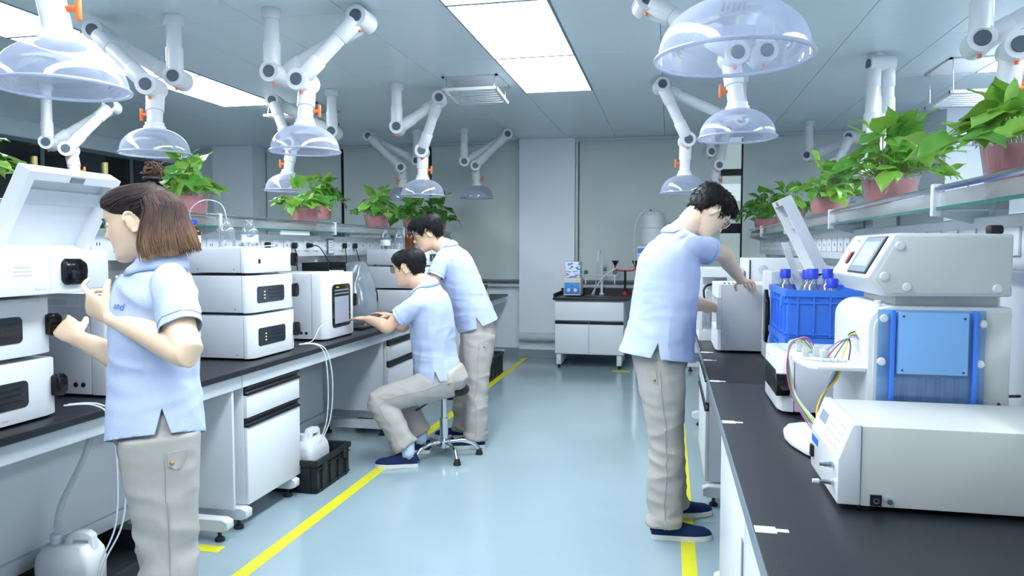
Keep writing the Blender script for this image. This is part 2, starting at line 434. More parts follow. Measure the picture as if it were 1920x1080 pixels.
def frame(label, ys, sx, x_front, panels, y_end, rail_y):
    """steel C frames: sx=+1 front faces +x"""
    t = thing('bench_frame', label, 'bench frame', (x_front - sx * 0.3, ys[0], 0))
    xi = lambda d: x_front - sx * d
    def bx(mb, d0, d1, y0, y1, z0, z1, bev=0.0):
        a, b = sorted((xi(d0), xi(d1))); return mb.box(a, b, y0, y1, z0, z1, bev=bev)
    bx(MB(), 0.025, 0.065, rail_y[0], rail_y[1], WZ - 0.098, WZ - 0.028, 0.003).build('front_rail', 'white_metal', t, world=True)
    for y in ys:
        bx(MB(), 0.50, 0.55, y - 0.025, y + 0.025, 0.11, WZ - 0.03, 0.003).build('post', 'white_metal', t, world=True)
        bx(MB(), 0.065, 0.50, y - 0.02, y + 0.02, WZ - 0.09, WZ - 0.03).build('arm', 'white_metal', t, world=True)
        m = Matrix.Identity(4)
        mb = MB()
        poly = [(0.0, 0.05), (0.52, 0.05), (0.55, 0.062), (0.55, 0.10), (0.52, 0.112), (0.0, 0.112)]
        poly = [(xi(0.56 - u), z) for u, z in poly]
        mb.prism(poly, 'y', y - 0.028, y + 0.028, bev=0.004, seg=1)
        f = mb.build('foot', 'white_metal', t, world=True)
        adjuster(t, xi(0.07), y); adjuster(t, xi(0.5), y)
    for y0, y1 in panels:
        bx(MB(), 0.50, 0.515, y0, y1, 0.17, WZ - 0.03).build('back_panel', 'white_metal', t, world=True)
        bx(MB(), 0.485, 0.52, y0, y1, 0.105, 0.168, 0.003).build('bottom_rail', 'white_metal', t, world=True)
    return t
frame('white steel frame with knee space under the left bench beside the woman', (1.3, 3.06), 1, -2.02, ((-0.5, 3.03),), 3, (-0.6, 3.20))
frame('white steel frame under the left bench between drawer unit and seated man', (3.22, 3.70), 1, -2.02, ((3.78, 5.0),), 5, (3.205, 5.0))
frame('white steel frame under the far half of the left bench behind the men', (5.08, 7.0, 9.0), 1, -2.02, ((5.6, 9.1),), 9.1, (5.005, 9.1))
frame('white steel frame under the near part of the right bench', (0.3, 2.95), -1, 0.18, (), 9, (-0.6, 3.29))
frame('white steel frame under the far part of the right bench', (4.05, 5.9, 8.5), -1, 0.18, ((3.0, 3.95),), 9, (3.295, 8.6))
# side panels closing the knee spaces
def side_panel(x0, x1, y, z0, label):
    return tag(MB().box(x0, x1, y - 0.009, y + 0.009, z0, WZ - 0.032, bev=0.002).build('side_panel', 'white_metal'), label, 'panel')
side_panel(-2.53, -2.055, 3.135, 0.125, 'white side panel closing the knee space just right of the woman')
side_panel(-2.53, -2.06, 5.04, 0.19, 'white side panel of the knee space behind the seated man')

def cabinet(label, loc, rz, w, z0, z1, depth=0.46, split=0.27, doors=1, plain=False):
    """front faces local +x, origin at floor level below the front near corner"""
    t = thing('drawer_cabinet', label, 'cabinet', loc, rz, 'white bench cabinets')
    MB().box(-depth, -0.02, 0, w, z0, z1, bev=0.002).build('carcass', 'white_metal', t)
    H = z1 - z0
    def handle(y0, y1, zt, par):
        poly = [(-0.019, zt), (0.004, zt), (0.004, zt - 0.006), (-0.008, zt - 0.010), (-0.012, zt - 0.024), (-0.004, zt - 0.034), (0.006, zt - 0.036), (0.006, zt - 0.044), (-0.019, zt - 0.044)]
        MB().prism(poly, 'y', y0, y1).build('handle', 'black_plastic', par)
    dz = z1 - split * H
    if plain:
        for k in range(doors):
            a = w * k / doors; b = w * (k + 1) / doors
            d = MB().box(-0.019, 0, a + 0.002, b - 0.002, z0, z1, bev=0.002).build('door', 'white_plastic', t)
            MB().box(-0.003, 0.004, b - 0.045, b - 0.012, z1 - 0.26, z1 - 0.10, bev=0.002).build('handle', 'trim_grey', d)
        return t
    d = MB().box(-0.019, 0, 0.004, w - 0.004, dz + 0.003, z1 - 0.045, bev=0.002).build('drawer', 'white_plastic', t)
    handle(0.004, w - 0.004, z1, d)
    for k in range(doors):
        a = w * k / doors; b = w * (k + 1) / doors
        d = MB().box(-0.019, 0, a + 0.004, b - 0.004, z0, dz - 0.045, bev=0.002).build('door', 'white_plastic', t)
        handle(a + 0.004, b - 0.004, dz, d)
    return t
cabinet('white drawer cabinet hung under the left bench right of the woman', (-2.045, 3.235, 0), 0, 0.535, 0.115, WZ - 0.10)
cabinet('white drawer cabinet under the left bench behind the seated man', (-2.045, 5.12, 0), 0, 0.535, 0.115, WZ - 0.10)
cabinet('white drawer cabinet under the left bench behind the standing pair, farther one', (-2.045, 7.1, 0), 0, 0.535, 0.115, WZ - 0.10)
cabinet('white cabinet under the right bench nearest the camera', (0.205, 1.98, 0), R(180), 1.0, 0.06, WZ - 0.099, plain=True)
cabinet('white cabinet under the right bench beside the bending man', (0.205, 2.9, 0), R(180), 0.9, 0.06, WZ - 0.099, plain=True)
cabinet('white cabinet under the right bench beyond the bending man', (0.205, 5.0, 0), R(180), 0.9, 0.115, WZ - 0.10, doors=2)
# white tape markers on the right worktop edge
for i, (y, l) in enumerate(((1.58, 'nearest the camera'), (2.55, 'second from the camera'), (3.33, 'third from the camera'), (3.95, 'fourth from the camera'), (4.25, 'farthest along'))):
    mb = MB().box(0.182, 0.225, y - 0.018, y + 0.018, WZ, WZ + 0.0012).box(0.2251, 0.25, y - 0.008, y + 0.008, WZ, WZ + 0.0012)
    tag(mb.build('tape_marker', 'paper_white', smooth=0), 'white cross-shaped tape marker on the right worktop edge, ' + l, 'tape marker', 'tape markers on the worktop')

# ------------------------------------------------------------------ reagent shelves with service spine
def shelf(label, slabel, sx, xf, ya, yb, br):
    """xf: x of the shelf front edge; sx=+1 when the shelf front faces +x"""
    X = lambda d: xf - sx * d
    def bx(d0, d1, y0, y1, z0, z1, bev=0.0, mb=None):
        a, b = sorted((X(d0), X(d1))); return (mb or MB()).box(a, b, y0, y1, z0, z1, bev=bev)
    t = thing('reagent_shelf', label, 'shelf', (X(0.2), (ya + yb) / 2, WZ))
    for k in range(len(br) - 1):
        bx(0.0, 0.34, br[k] + 0.003, br[k+1] - 0.003, 1.525, 1.535).build('glass_pane', 'glass_shelf', t, world=True)
        bx(0.003, 0.007, br[k] + 0.02, br[k+1] - 0.02, 1.537, 1.582).build('guard_strip', 'guard_clear', t, world=True)
        bx(-0.0015, -0.0002, br[k] + 0.003, br[k+1] - 0.003, 1.5245, 1.5355).build('pane_edge', 'glass_edge', t, world=True)
        MB().tube([(X(0.0), br[k], 1.595), (X(0.0), br[k+1], 1.595)], 0.010, 10).build('guard_rail', 'steel', t, world=True)
    for y in br:
        bx(-0.012, 0.016, y - 0.014, y + 0.014, 1.505, 1.612, 0.003).build('rail_post', 'white_plastic', t, world=True)
        a, b = sorted((X(0.012), X(0.34)))
        mb = MB(); mb.prism([(X(0.0), 1.524), (X(0.0), 1.507), (X(0.16), 1.47), (X(0.16), 1.524)], 'y', y - 0.006, y + 0.006)
        mb.build('bracket', 'white_metal', t, world=True)
        bx(0.17, 0.21, y - 0.03, y + 0.03, WZ, 1.60, 0.004).build('upright', 'white_metal', t, world=True)
    bx(0.185, 0.33, ya, yb, 1.536, 1.575, 0.004).build('cable_trunk', 'white_metal', t, world=True)
    p = thing('service_panel', slabel, 'socket panel', (X(0.15), (ya + yb) / 2, 1.33))
    bx(0.115, 0.165, ya, yb, 1.335, 1.50, 0.004).build('housing', 'outlet_white', p, world=True)
    bx(0.19, 0.20, ya, yb, WZ, 1.335).build('splash_panel', 'guard_clear' if sx > 0 else 'outlet_white', p, world=True)
    y = ya + 0.08; me = None; sm = None
    while y < yb - 0.1:
        if me is None:
            a, b = sorted((0.0, sx * 0.008))
            o = MB().box(a, b, -0.043, 0.043, -0.043, 0.043, bev=0.002, seg=1).build('faceplate', 'outlet_white', p); me = o.data
            a, b = sorted((sx * 0.0081, sx * 0.0090))
            s2 = MB().box(a, b, -0.012, -0.006, -0.008, 0.008).box(a, b, 0.006, 0.012, -0.008, 0.008).build('pin_slot', 'ink', o); sm = s2.data
        else:
            o = bpy.data.objects.new('faceplate', me); COL.objects.link(o); o.parent = p
            s2 = bpy.data.objects.new('pin_slot', sm); COL.objects.link(s2); s2.parent = o
        o.location = Vector((X(0.115), y, 1.42)) - p.location
        y += 0.155
    return t
shelf('long glass reagent shelf with steel guard rail over the left bench', 'long white panel of power sockets on the left bench', 1, -2.70, 0.6, 9.1, (0.9, 2.45, 4.02, 5.6, 7.2, 8.9))
shelf('long glass reagent shelf with steel guard rail over the right bench', 'long white panel of power sockets on the right bench', -1, 0.865, 0.6, 8.5, (1.1, 2.69, 4.31, 5.9, 7.4, 8.4))
# power plugs and their leads on the left socket panel
def plug(label, y, z, lead, straight=False):
    t = thing('power_plug', label, 'plug', (-2.805, y, z), 0, 'black plugs in the left socket panel')
    if straight: MB().cyl((0, 0, 0), (0.045, 0, 0), 0.022, 0.014, 14).build('plug_body', 'black_rubber', t); st = V(0.045, 0, 0)
    else: MB().box(-0.001, 0.034, -0.018, 0.018, -0.024, 0.022, bev=0.007).build('plug_body', 'black_rubber', t); st = V(0.02, 0, -0.022)
    MB().tube(catmull([st] + [Vector(q) for q in lead], 8), 0.0042, 8).build('lead', 'cable_black', t)
plug('black angled plug above the middle instrument stack, left of two', 4.72, 1.42, [(0.03, 0.0, -0.1), (0.035, 0.02, -0.25)])
plug('black angled plug above the middle instrument stack, right of two', 5.10, 1.42, [(0.03, 0.0, -0.1), (0.03, 0.02, -0.3)])
plug('black round plug with a long curved lead above the column oven', 5.33, 1.42, [(0.08, 0.06, -0.02), (0.1, 0.18, -0.16), (0.08, 0.25, -0.34), (0.06, 0.3, -0.42)], True)
plug('black plug with hanging lead right of the framed notice, left of two', 5.98, 1.42, [(0.03, 0.0, -0.12), (0.03, 0.01, -0.35), (0.05, 0.03, -0.42)])
plug('black plug with hanging lead right of the framed notice, right of two', 6.20, 1.42, [(0.04, 0.01, -0.1), (0.05, 0.06, -0.25), (0.05, 0.04, -0.42)])
plug('black plug beside the clear bottles on the far stack', 6.95, 1.42, [(0.03, 0.0, -0.1), (0.03, 0.02, -0.3)])
plug('black plug half hidden behind the seated man', 7.62, 1.42, [(0.03, 0.0, -0.1), (0.03, 0.02, -0.3)])
nt_ = thing('framed_notice', 'small framed notice on the left socket panel', 'notice', (-2.798, 5.72, 1.345))
MB().box(0, 0.006, -0.055, 0.055, 0, 0.135, bev=0.002).build('frame', 'trim_grey', nt_)
MB().box(0.0062, 0.007, -0.044, 0.044, 0.012, 0.122).build('sheet', 'paper_white', nt_, smooth=0)
for k in range(4): MB().box(0.0071, 0.0075, -0.03, 0.03 - 0.01 * (k % 2), 0.035 + 0.02 * k, 0.04 + 0.02 * k).build('text_line', 'ink', nt_, smooth=0)
# ------------------------------------------------------------------ fume extraction arms
def hood_arm(label, post, j1, el, j2, dome, valve=1, scale=1.0, tilt=0.0, ax=None):
    """ceiling post > joint > arm > elbow > arm > joint > drop pipe with valve > clear dome"""
    j1, el, j2, dome = map(Vector, (j1, el, j2, dome))
    base = V(post[0], post[1], CZ)
    t = thing('extraction_arm', label, 'extraction arm', base, 0, 'white fume extraction arms')
    pr = 0.043
    d = (el - j1); d.z = 0
    if d.length < 0.08: d = (el - j2); d.z = 0
    if ax is not None: a = Vector(ax).normalized()
    else: a = V(0, 0, 1).cross(d).normalized()
    if a.y > 0: a = -a                         # toward the camera side of the room
    s = -0.045
    def P(name, mb, m, par=t): return mb.build(name, m, par, world=True, smooth=50)
    def joint(c, nm):
        b = P(nm, MB().cyl(c - a * 0.085, c + a * 0.085, 0.060, 0.060, 24), 'pipe_white')
        for q in (-1, 1): P('end_cap', MB().cyl(c + a * q * 0.0855, c + a * q * 0.094, 0.036, 0.033, 20), 'cap_dark', b)
        P('clamp_screw', MB().cyl(c - V(0, 0, 0.057) + a * 0.03, c - V(0, 0, 0.074) + a * 0.03, 0.010, 0.009, 10), 'orange', b)
        return b
    def pipe(p, q, nm):
        n = (q - p).normalized(); L = (q - p).length
        P(nm, MB().cyl(p, q, pr, pr, 20), 'pipe_white')
        return n, L
    def sleeves(p, q):
        n = (q - p).normalized(); L = (q - p).length
        for u, w in ((0.03, 0.16), (L - 0.16, L - 0.03)):
            P('sleeve', MB().tube([p + n * u, p + n * (u + 0.005), p + n * (w - 0.005), p + n * w], [pr + 0.003, pr + 0.0065, pr + 0.0065, pr + 0.003], 20), 'pipe_white')
    # post
    pt = V(j1.x, j1.y, CZ) - a * s
    P('ceiling_flange', MB().lathe([(0.043, 0), (0.056, -0.002), (0.056, -0.055), (0.052, -0.06), (0.043, -0.06)], 22, pt), 'pipe_white')
    pipe(pt, j1 - a * s, 'post')
    P('sleeve', MB().tube([j1 - a * s + V(0, 0, 0.17), j1 - a * s + V(0, 0, 0.04)], [pr + 0.006] * 2, 20), 'pipe_white')
    joint(j1, 'base_joint')
    pipe(j1 + a * s, el + a * s, 'arm'); sleeves(j1 + a * s, el + a * s)
    joint(el, 'elbow_joint')
    pipe(el - a * s, j2 - a * s, 'arm'); sleeves(el - a * s, j2 - a * s)
    joint(j2, 'hood_joint')
    # drop pipe
    top = j2 + a * s; neck = dome + V(0, 0, 0.15)
    pipe(top, neck + V(0, 0, -0.01), 'drop_pipe')
    n = (neck - top).normalized()
    P('sleeve', MB().tube([top + n * 0.03, top + n * 0.15], [pr + 0.007] * 2, 20), 'pipe_white')
    # valve handle
    vp = top.lerp(neck, 0.66); side = V(1, 0.25, 0).normalized() * valve
    h = P('valve_handle', MB().cyl(vp + side * 0.04, vp + side * 0.072, 0.010, 0.010, 12), 'orange')
    P('valve_grip', MB().box(-0.007, 0.007, -0.009, 0.009, -0.036, 0.036, bev=0.004, mt=Matrix.Translation(vp + side * 0.078)), 'orange', h)
    # hood
    P('collar', MB().lathe([(0.043, 0.185), (0.052, 0.183), (0.052, 0.165), (0.060, 0.162), (0.062, 0.142), (0.0, 0.138)], 26, dome), 'pipe_white')
    prof = [(0.058, 0.140)]
    for i in range(1, 13):
        u = R(17 + 73 * i / 12)
        prof.append((0.190 * math.sin(u), 0.006 + 0.148 * math.cos(u) ** 0.9 if i < 12 else 0.006))
    prof += [(0.194, 0.004), (0.2015, 0.004)]
    P('dome', MB().lathe(prof, 48, dome), 'dome_clear').data.shade_smooth()
    rim = [(0.1965 + 0.006 * math.cos(q), 0.003 + 0.0055 * math.sin(q)) for q in (2 * math.pi * k / 10 for k in range(11))]
    P('rim', MB().lathe(rim, 48, dome), 'rim_clear')
    g = P('grille', MB().lathe([(0, 0.134), (0.072, 0.134), (0.075, 0.137), (0.072, 0.140), (0, 0.140)], 28, dome), 'pipe_white')
    mb = MB()
    for i in range(-3, 4):
        for k in range(-3, 4):
            if i * i + k * k <= 9: mb.cyl(dome + V(i * 0.013, k * 0.013, 0.1338), dome + V(i * 0.013, k * 0.013, 0.1330), 0.0042, 0.0042, 8)
    P('grille_holes', mb, 'cap_dark', g)
    return t
clear_mat('rim_clear', (0.86, 0.89, 0.98), gloss=0.06, rough=0.12, haze=0.55, hazecol=(0.78, 0.82, 0.98), edge=0.3)
A = hood_arm
A('white extraction arm with large clear dome at the upper left corner', (-2.27, 1.88), (-2.27, 1.88, 2.42), (-1.75, 1.95, 2.70), (-1.95, 1.95, 2.36), (-1.90, 2.01, 1.905), 1)
A('white extraction arm with clear dome above the woman', (-2.91, 3.92), (-2.91, 3.95, 2.42), (-3.35, 3.83, 2.68), (-2.97, 3.79, 2.34), (-2.94, 3.77, 1.945), -1)
A('white extraction arm with elbow raised right above the middle instrument stack', (-2.27, 3.97), (-2.27, 3.97, 2.42), (-1.73, 3.97, 2.70), (-2.05, 3.88, 2.345), (-2.03, 3.85, 1.945), 1)
A('white extraction arm half hidden behind the middle dome on the left', (-2.92, 6.05), (-2.91, 6.04, 2.42), (-3.42, 5.95, 2.69), (-3.24, 5.88, 2.30), (-3.27, 5.88, 1.90), -1)
A('white extraction arm under the hanging ceiling grille, dome above seated man', (-2.25, 5.93), (-2.27, 5.93, 2.42), (-1.95, 6.1, 2.68), (-2.14, 6.19, 2.25), (-2.15, 6.22, 1.86), 1, ax=(0.25, -1, 0))
A('white extraction arm with elbow raised left near the far blinds', (-2.93, 8.25), (-2.91, 8.24, 2.42), (-3.47, 8.15, 2.71), (-3.05, 8.1, 2.33), (-3.03, 8.09, 1.96), -1)
A('farthest white extraction arm on the left, just left of the pillar', (-2.33, 8.28), (-2.35, 8.27, 2.40), (-1.87, 8.42, 2.72), (-2.24, 8.36, 2.36), (-2.24, 8.44, 1.99), 1)
A('white extraction arm in front of the dark glass at far left', (-5.2, 5.3), (-5.16, 5.3, 2.29), (-4.72, 5.52, 2.62), (-4.91, 5.24, 2.22), (-4.84, 5.24, 1.80), 1)
A('white extraction arm with the largest clear dome at the top right', (0.42, 1.95), (0.45, 1.92, 2.43), (-0.1, 1.9, 2.72), (0.2, 1.98, 2.40), (0.155, 1.99, 1.885), 1)
A('white extraction arm whose clear dome hangs over the bending man, higher one', (0.45, 4.12), (0.47, 4.14, 2.43), (-0.14, 4.02, 2.70), (0.31, 3.97, 2.385), (0.335, 3.97, 1.965), -1)
A('white extraction arm with small clear dome just left of the bending man', (0.52, 6.22), (0.54, 6.22, 2.43), (-0.08, 6.12, 2.71), (0.13, 6.22, 2.28), (0.115, 6.28, 1.855), -1)
A('farthest white extraction arm on the right in front of the bright window', (0.6, 8.5), (0.42, 8.45, 2.46), (0.60, 8.5, 2.70), (0.50, 8.36, 2.30), (0.47, 8.33, 1.92), 1)
A('white extraction arm folded upright above the plants on the right shelf', (1.47, 5.72), (1.47, 5.72, 2.31), (1.45, 5.68, 2.70), (1.42, 5.64, 2.19), (1.30, 5.55, 1.77), 1, ax=(1, 0.15, 0))
A('white extraction arm in the far right corner behind the plants', (1.5, 8.57), (1.5, 8.57, 2.41), (1.86, 8.3, 2.56), (1.70, 8.2, 2.27), (1.68, 8.2, 1.87), 1)
A('white extraction arm at the upper right corner behind the nearest plant', (1.36, 3.74), (1.36, 3.74, 2.33), (1.85, 3.66, 2.62), (1.47, 3.64, 2.27), (1.46, 3.70, 1.885), 1)

# ------------------------------------------------------------------ air grilles hanging from the ceiling
def grille(label, x, y, w, l, drop, tilt):
    t = thing('air_grille', label, 'air grille', (x, y, CZ), 0, 'hanging ceiling air grilles')
    mb = MB()
    for a in ((-w/2, w/2, -l/2, -l/2 + 0.02), (-w/2, w/2, l/2 - 0.02, l/2), (-w/2, -w/2 + 0.02, -l/2, l/2), (w/2 - 0.02, w/2, -l/2, l/2)): mb.box(a[0], a[1], a[2], a[3], -0.012, 0.0)
    mb.build('ceiling_frame', 'white_metal', t)
    MB().box(-w/2 + 0.02, w/2 - 0.02, -l/2 + 0.02, l/2 - 0.02, -0.003, -0.001).build('filter', 'white_plastic', t)
    rot = Matrix.Translation((0, -0.02, -drop)) @ Matrix.Rotation(tilt, 4, 'X')
    p = MB().box(-w/2, w/2, -l/2, -l/2 + 0.025, -0.012, 0.012, mt=rot).box(-w/2, w/2, l/2 - 0.025, l/2, -0.012, 0.012, mt=rot) \
        .box(-w/2, -w/2 + 0.025, -l/2, l/2, -0.012, 0.012, mt=rot).box(w/2 - 0.025, w/2, -l/2, l/2, -0.012, 0.012, mt=rot).build('panel_frame', 'white_plastic', t)
    n = 7
    for k in range(n):
        yy = -l/2 + 0.025 + (l - 0.05) * (k + 0.5) / n
        sl = rot @ Matrix.Translation((0, yy, 0)) @ Matrix.Rotation(R(24), 4, 'X')
        MB().box(-w/2 + 0.025, w/2 - 0.025, -(l - 0.05) / n / 2 - 0.004, (l - 0.05) / n / 2 + 0.004, -0.002, 0.002, mt=sl).build('slat', 'white_plastic', p)
    for sx in (-1, 1):
        for sy in (-1, 1): MB().tube([V(sx * (w/2 - 0.03), sy * (l/2 - 0.03), -0.005), rot @ V(sx * (w/2 - 0.03), sy * (l/2 - 0.03), 0)], 0.003, 6).build('hanger', 'steel', t)
grille('white slatted air grille hanging below the ceiling left of the middle lights', -1.58, 5.95, 0.46, 0.46, 0.13, R(-5))
grille('white slatted air grille beside the far left ceiling lights', -3.55, 6.7, 0.55, 0.5, 0.12, R(-3))
grille('white slatted air grille hanging at the far right behind the nearest plant', 2.25, 6.2, 0.55, 0.55, 0.26, R(-2))
# ------------------------------------------------------------------ chromatography modules
def rrect(cx, cy, w, h, r, n=4):
    pts = []
    for sx, sy, a0 in ((1, 1, 0), (-1, 1, 90), (-1, -1, 180), (1, -1, 270)):
        for k in range(n + 1):
            a = R(a0 + 90 * k / n); pts.append((cx + sx * (w/2 - r) + r * math.cos(a), cy + sy * (h/2 - r) + r * math.sin(a)))
    return pts
def latch(t, y, zc, hz, x=0.0):
    """black grip wrapping the front far corner"""
    poly = [(y - 0.030, zc - hz * 0.42), (y - 0.012, zc - hz * 0.5), (y + 0.012, zc - hz * 0.5), (y + 0.026, zc - hz * 0.30), (y + 0.028, zc), (y + 0.026, zc + hz * 0.30), (y + 0.012, zc + hz * 0.5), (y - 0.012, zc + hz * 0.5), (y - 0.030, zc + hz * 0.42)]
    MB().prism(poly, 'x', x - 0.035, x + 0.012, bev=0.004).build('latch', 'black_gloss', t)
def module(label, loc, rz, h, w=0.47, d=0.58, display=True, leds=True, small_panel=False, logo=None, grooves=False):
    t = thing('chromatograph_module', label, 'instrument', loc, rz, 'white chromatograph modules')
    MB().box(-d, -0.052, 0.0, w, 0.012, h, bev=0.004).build('housing', 'side_grey', t)
    poly = [(-0.050, 0.0), (-0.030, 0.003), (-0.002, 0.030), (0, 0.045), (0, w - 0.06), (-0.012, w - 0.015), (-0.050, w)]
    b = MB().prism(poly, 'z', 0.010, h, bev=0.004).build('front_bezel', 'white_plastic', t)
    zc = h * 0.5
    if display:
        pr = rrect(0.195, zc, 0.27, min(0.095, h * 0.43), 0.014)
        pr = [(y + (0.012 if y > 0.2 else 0) * (1 - abs(z - zc) / 0.06), z) for y, z in pr]
        dp = MB().prism(pr, 'x', -0.004, 0.0025, bev=0.001, seg=1).build('display', 'screen_dark', t)
        for k in range(3):
            MB().box(0.0026, 0.0034, 0.17, 0.31, zc - 0.022 + 0.02 * k, zc - 0.017 + 0.02 * k).build('ridge', 'black_plastic', dp)
        if leds:
            for k in range(3):
                MB().box(0.0027, 0.0036, 0.125, 0.137, zc - 0.022 + 0.017 * k, zc - 0.017 + 0.017 * k).build('led', ('led_green', 'led_yellow', 'led_yellow')[k], dp)
    if small_panel: MB().box(0.0, 0.0015, 0.085, 0.105, zc - 0.012, zc + 0.012).build('indicator', 'screen_dark', t)
    if grooves:
        for k in range(3): MB().box(-0.0015, 0.0015, 0.02, 0.19, h * 0.42 + k * 0.012, h * 0.42 + k * 0.012 + 0.003).build('groove', 'side_grey', b)
    latch(t, w - 0.005, zc + 0.005, 0.078)
    for sy in (0.05, w - 0.05):
        for sx in (-0.09, -d + 0.06): MB().cyl((sx, sy, 0), (sx, sy, 0.013), 0.014, 0.014, 12).build('foot', 'black_rubber', t)
    for k, x in enumerate((-0.09, -0.30)): MB().cyl((x, -0.0012, 0.03), (x, 0.001, 0.03), 0.004, 0.004, 8).build('screw', 'trim_grey', t)
    if logo: text(logo, 0.012, (0.002, w * 0.52, h * 0.16), (R(90), 0, R(90)), 'red_mark', t)
    MB().box(0.0, 0.001, 0.085, 0.155, h - 0.03, h - 0.026).build('print_line', 'side_grey', t, smooth=0)
    return t
def oven(label, loc, rz, h=0.425, w=0.49, d=0.46):
    t = thing('column_oven', label, 'instrument', loc, rz, 'white column ovens')
    MB().box(-d, -0.10, 0, w, 0.012, h, bev=0.004).build('housing', 'side_grey', t)
    poly = [(-0.098, 0), (-0.032, 0.002), (-0.003, 0.03), (0, 0.07), (0, w - 0.09), (-0.03, w - 0.015), (-0.098, w)]
    MB().prism(poly, 'z', 0.010, h, bev=0.006).build('front_bezel', 'white_plastic', t)
    zc = h * 0.50
    fr = rrect(0.225, zc, 0.27, 0.28, 0.03)
    f = MB().prism(fr, 'x', -0.01, 0.004, bev=0.002, seg=1).build('door_frame', 'black_gloss', t)
    MB().box(0.0042, 0.0052, 0.120, 0.330, zc - 0.115, zc + 0.06, bev=0.0004, seg=1).build('window', 'lcd_grey', f)
    for k in range(2): MB().box(0.0042, 0.0056, 0.120, 0.330, zc + 0.075 + 0.022 * k, zc + 0.084 + 0.022 * k).build('vent_bar', 'trim_grey', f)
    for k in range(3): MB().cyl((0.004, 0.15 + 0.014 * k, zc + 0.122), (0.0055, 0.15 + 0.014 * k, zc + 0.122), 0.003, 0.003, 8).build('led', 'led_yellow', f)
    latch(t, w - 0.012, zc + 0.02, 0.085, -0.02)
    MB().box(-d + 0.06, -0.14, -0.001, 0.001, h - 0.055, h - 0.012).build('side_grip', 'white_plastic', t)
    MB().box(-d + 0.10, -0.20, -0.0022, -0.0012, h - 0.045, h - 0.026, bev=0.0004, seg=1).build('grip_slot', 'side_grey', t)
    for k in range(2): MB().cyl((-0.17 + 0.035 * k, -0.002, 0.05), (-0.17 + 0.035 * k, 0.004, 0.05), 0.010, 0.010, 14).build('port', 'black_plastic', t)
    for sy in (0.05, w - 0.05):
        for sx in (-0.12, -d + 0.06): MB().cyl((sx, sy, 0), (sx, sy, 0.013), 0.016, 0.016, 12).build('foot', 'black_rubber', t)
    return t
def lid_instr(label, loc, rz, h, w, d, ang, L=0.36, hinge=0.20, ly=None):
    """autosampler with the tray lid propped open; front faces local +x"""
    t = thing('autosampler', label, 'instrument', loc, rz)
    MB().box(-d, -0.05, 0, w, 0.010, h - 0.004, bev=0.004).build('housing', 'side_grey', t)
    b = MB().prism([(-0.05, 0), (-0.02, 0.003), (0, 0.05), (0, w - 0.03), (-0.01, w), (-0.05, w)], 'z', 0.008, h, bev=0.003).build('front_bezel', 'white_plastic', t)
    MB().box(-0.001, 0.0008, w * 0.60, w * 0.60 + 0.002, 0.012, h - 0.006).build('seam', 'side_grey', b)
    for k in range(3): MB().box(-0.0015, 0.0012, 0.10, w * 0.42, h * 0.46 + 0.013 * k, h * 0.46 + 0.013 * k + 0.003).build('groove', 'side_grey', b)
    MB().box(-0.0015, 0.0012, w * 0.45, w * 0.55, h * 0.16, h * 0.22).build('name_plate', 'side_grey', b)
    MB().prism([(w - 0.115, h * .32), (w - 0.10, h * .22), (w - 0.04, h * .22), (w - 0.012, h * .34), (w - 0.008, h * .52), (w - 0.012, h * .68), (w - 0.04, h * .80), (w - 0.10, h * .80), (w - 0.115, h * .70)], 'x', -0.02, 0.014, bev=0.005).build('latch', 'black_gloss', t)
    piv = Matrix.Translation((-hinge, 0, h)) @ Matrix.Rotation(-ang, 4, 'Y')
    hw = w; l0, l1 = ly or (0.0, w)
    if l1 > w: MB().box(-d, -0.09, w, l1 + 0.01, 0.010, h - 0.004, bev=0.004).build('rear_housing', 'side_grey', t)
    # lid in closed pose reaches forward (+x) from the hinge, walls hang down (-z)
    l = MB()
    l.box(0, L, l0, l1, -0.006, 0.004, mt=piv)
    l.box(0, L, l0, l0 + 0.03, -0.050, -0.006, mt=piv).box(0, L, l1 - 0.03, l1, -0.050, -0.006, mt=piv)
    l.box(L - 0.03, L, l0 + 0.03, l1 - 0.03, -0.050, -0.006, mt=piv).box(0, 0.02, l0 + 0.03, l1 - 0.03, -0.04, -0.006, mt=piv)
    lid = l.build('lid', 'white_plastic', t)
    MB().box(L * 0.60, L * 0.76, l0 + 0.03, l1 - 0.03, -0.022, -0.0062, mt=piv).build('cross_rib', 'side_grey', lid)
    lm_ = (l0 + l1) / 2
    MB().box(L - 0.026, L - 0.006, lm_ - 0.03, lm_ + 0.03, -0.053, -0.0501, mt=piv).build('catch', 'trim_grey', lid)
    MB().box(-hinge - 0.012, -hinge + 0.012, 0.06, 0.10, h - 0.004, h + 0.02, bev=0.003).build('hinge', 'steel', t)
    MB().box(-hinge - 0.012, -hinge + 0.012, w - 0.10, w - 0.06, h - 0.004, h + 0.02, bev=0.003).build('hinge', 'steel', t)
    MB().box(-d + 0.03, -0.07, 0.04, w - 0.04, h - 0.003, h + 0.001).build('deck', 'white_metal', t)
    return t

# left bench, near set (beside the woman)
module('white chromatograph module at the left image edge, bottom of its stack', (-2.10, 1.70, WZ), 0, 0.208, logo='____')
module('white chromatograph module at the left image edge, under the open-lid autosampler', (-2.115, 1.70, WZ + 0.215), 0, 0.205)
lid_instr('white autosampler with its tray lid propped open beside the woman', (-2.03, 1.83, WZ + 0.428), 0, 0.158, 0.40, 0.42, R(60), 0.325, hinge=0.22, ly=(0.19, 0.595))
oven('white column oven behind the woman, beside the left edge stack', (-2.12, 2.44, WZ), 0, 0.412)
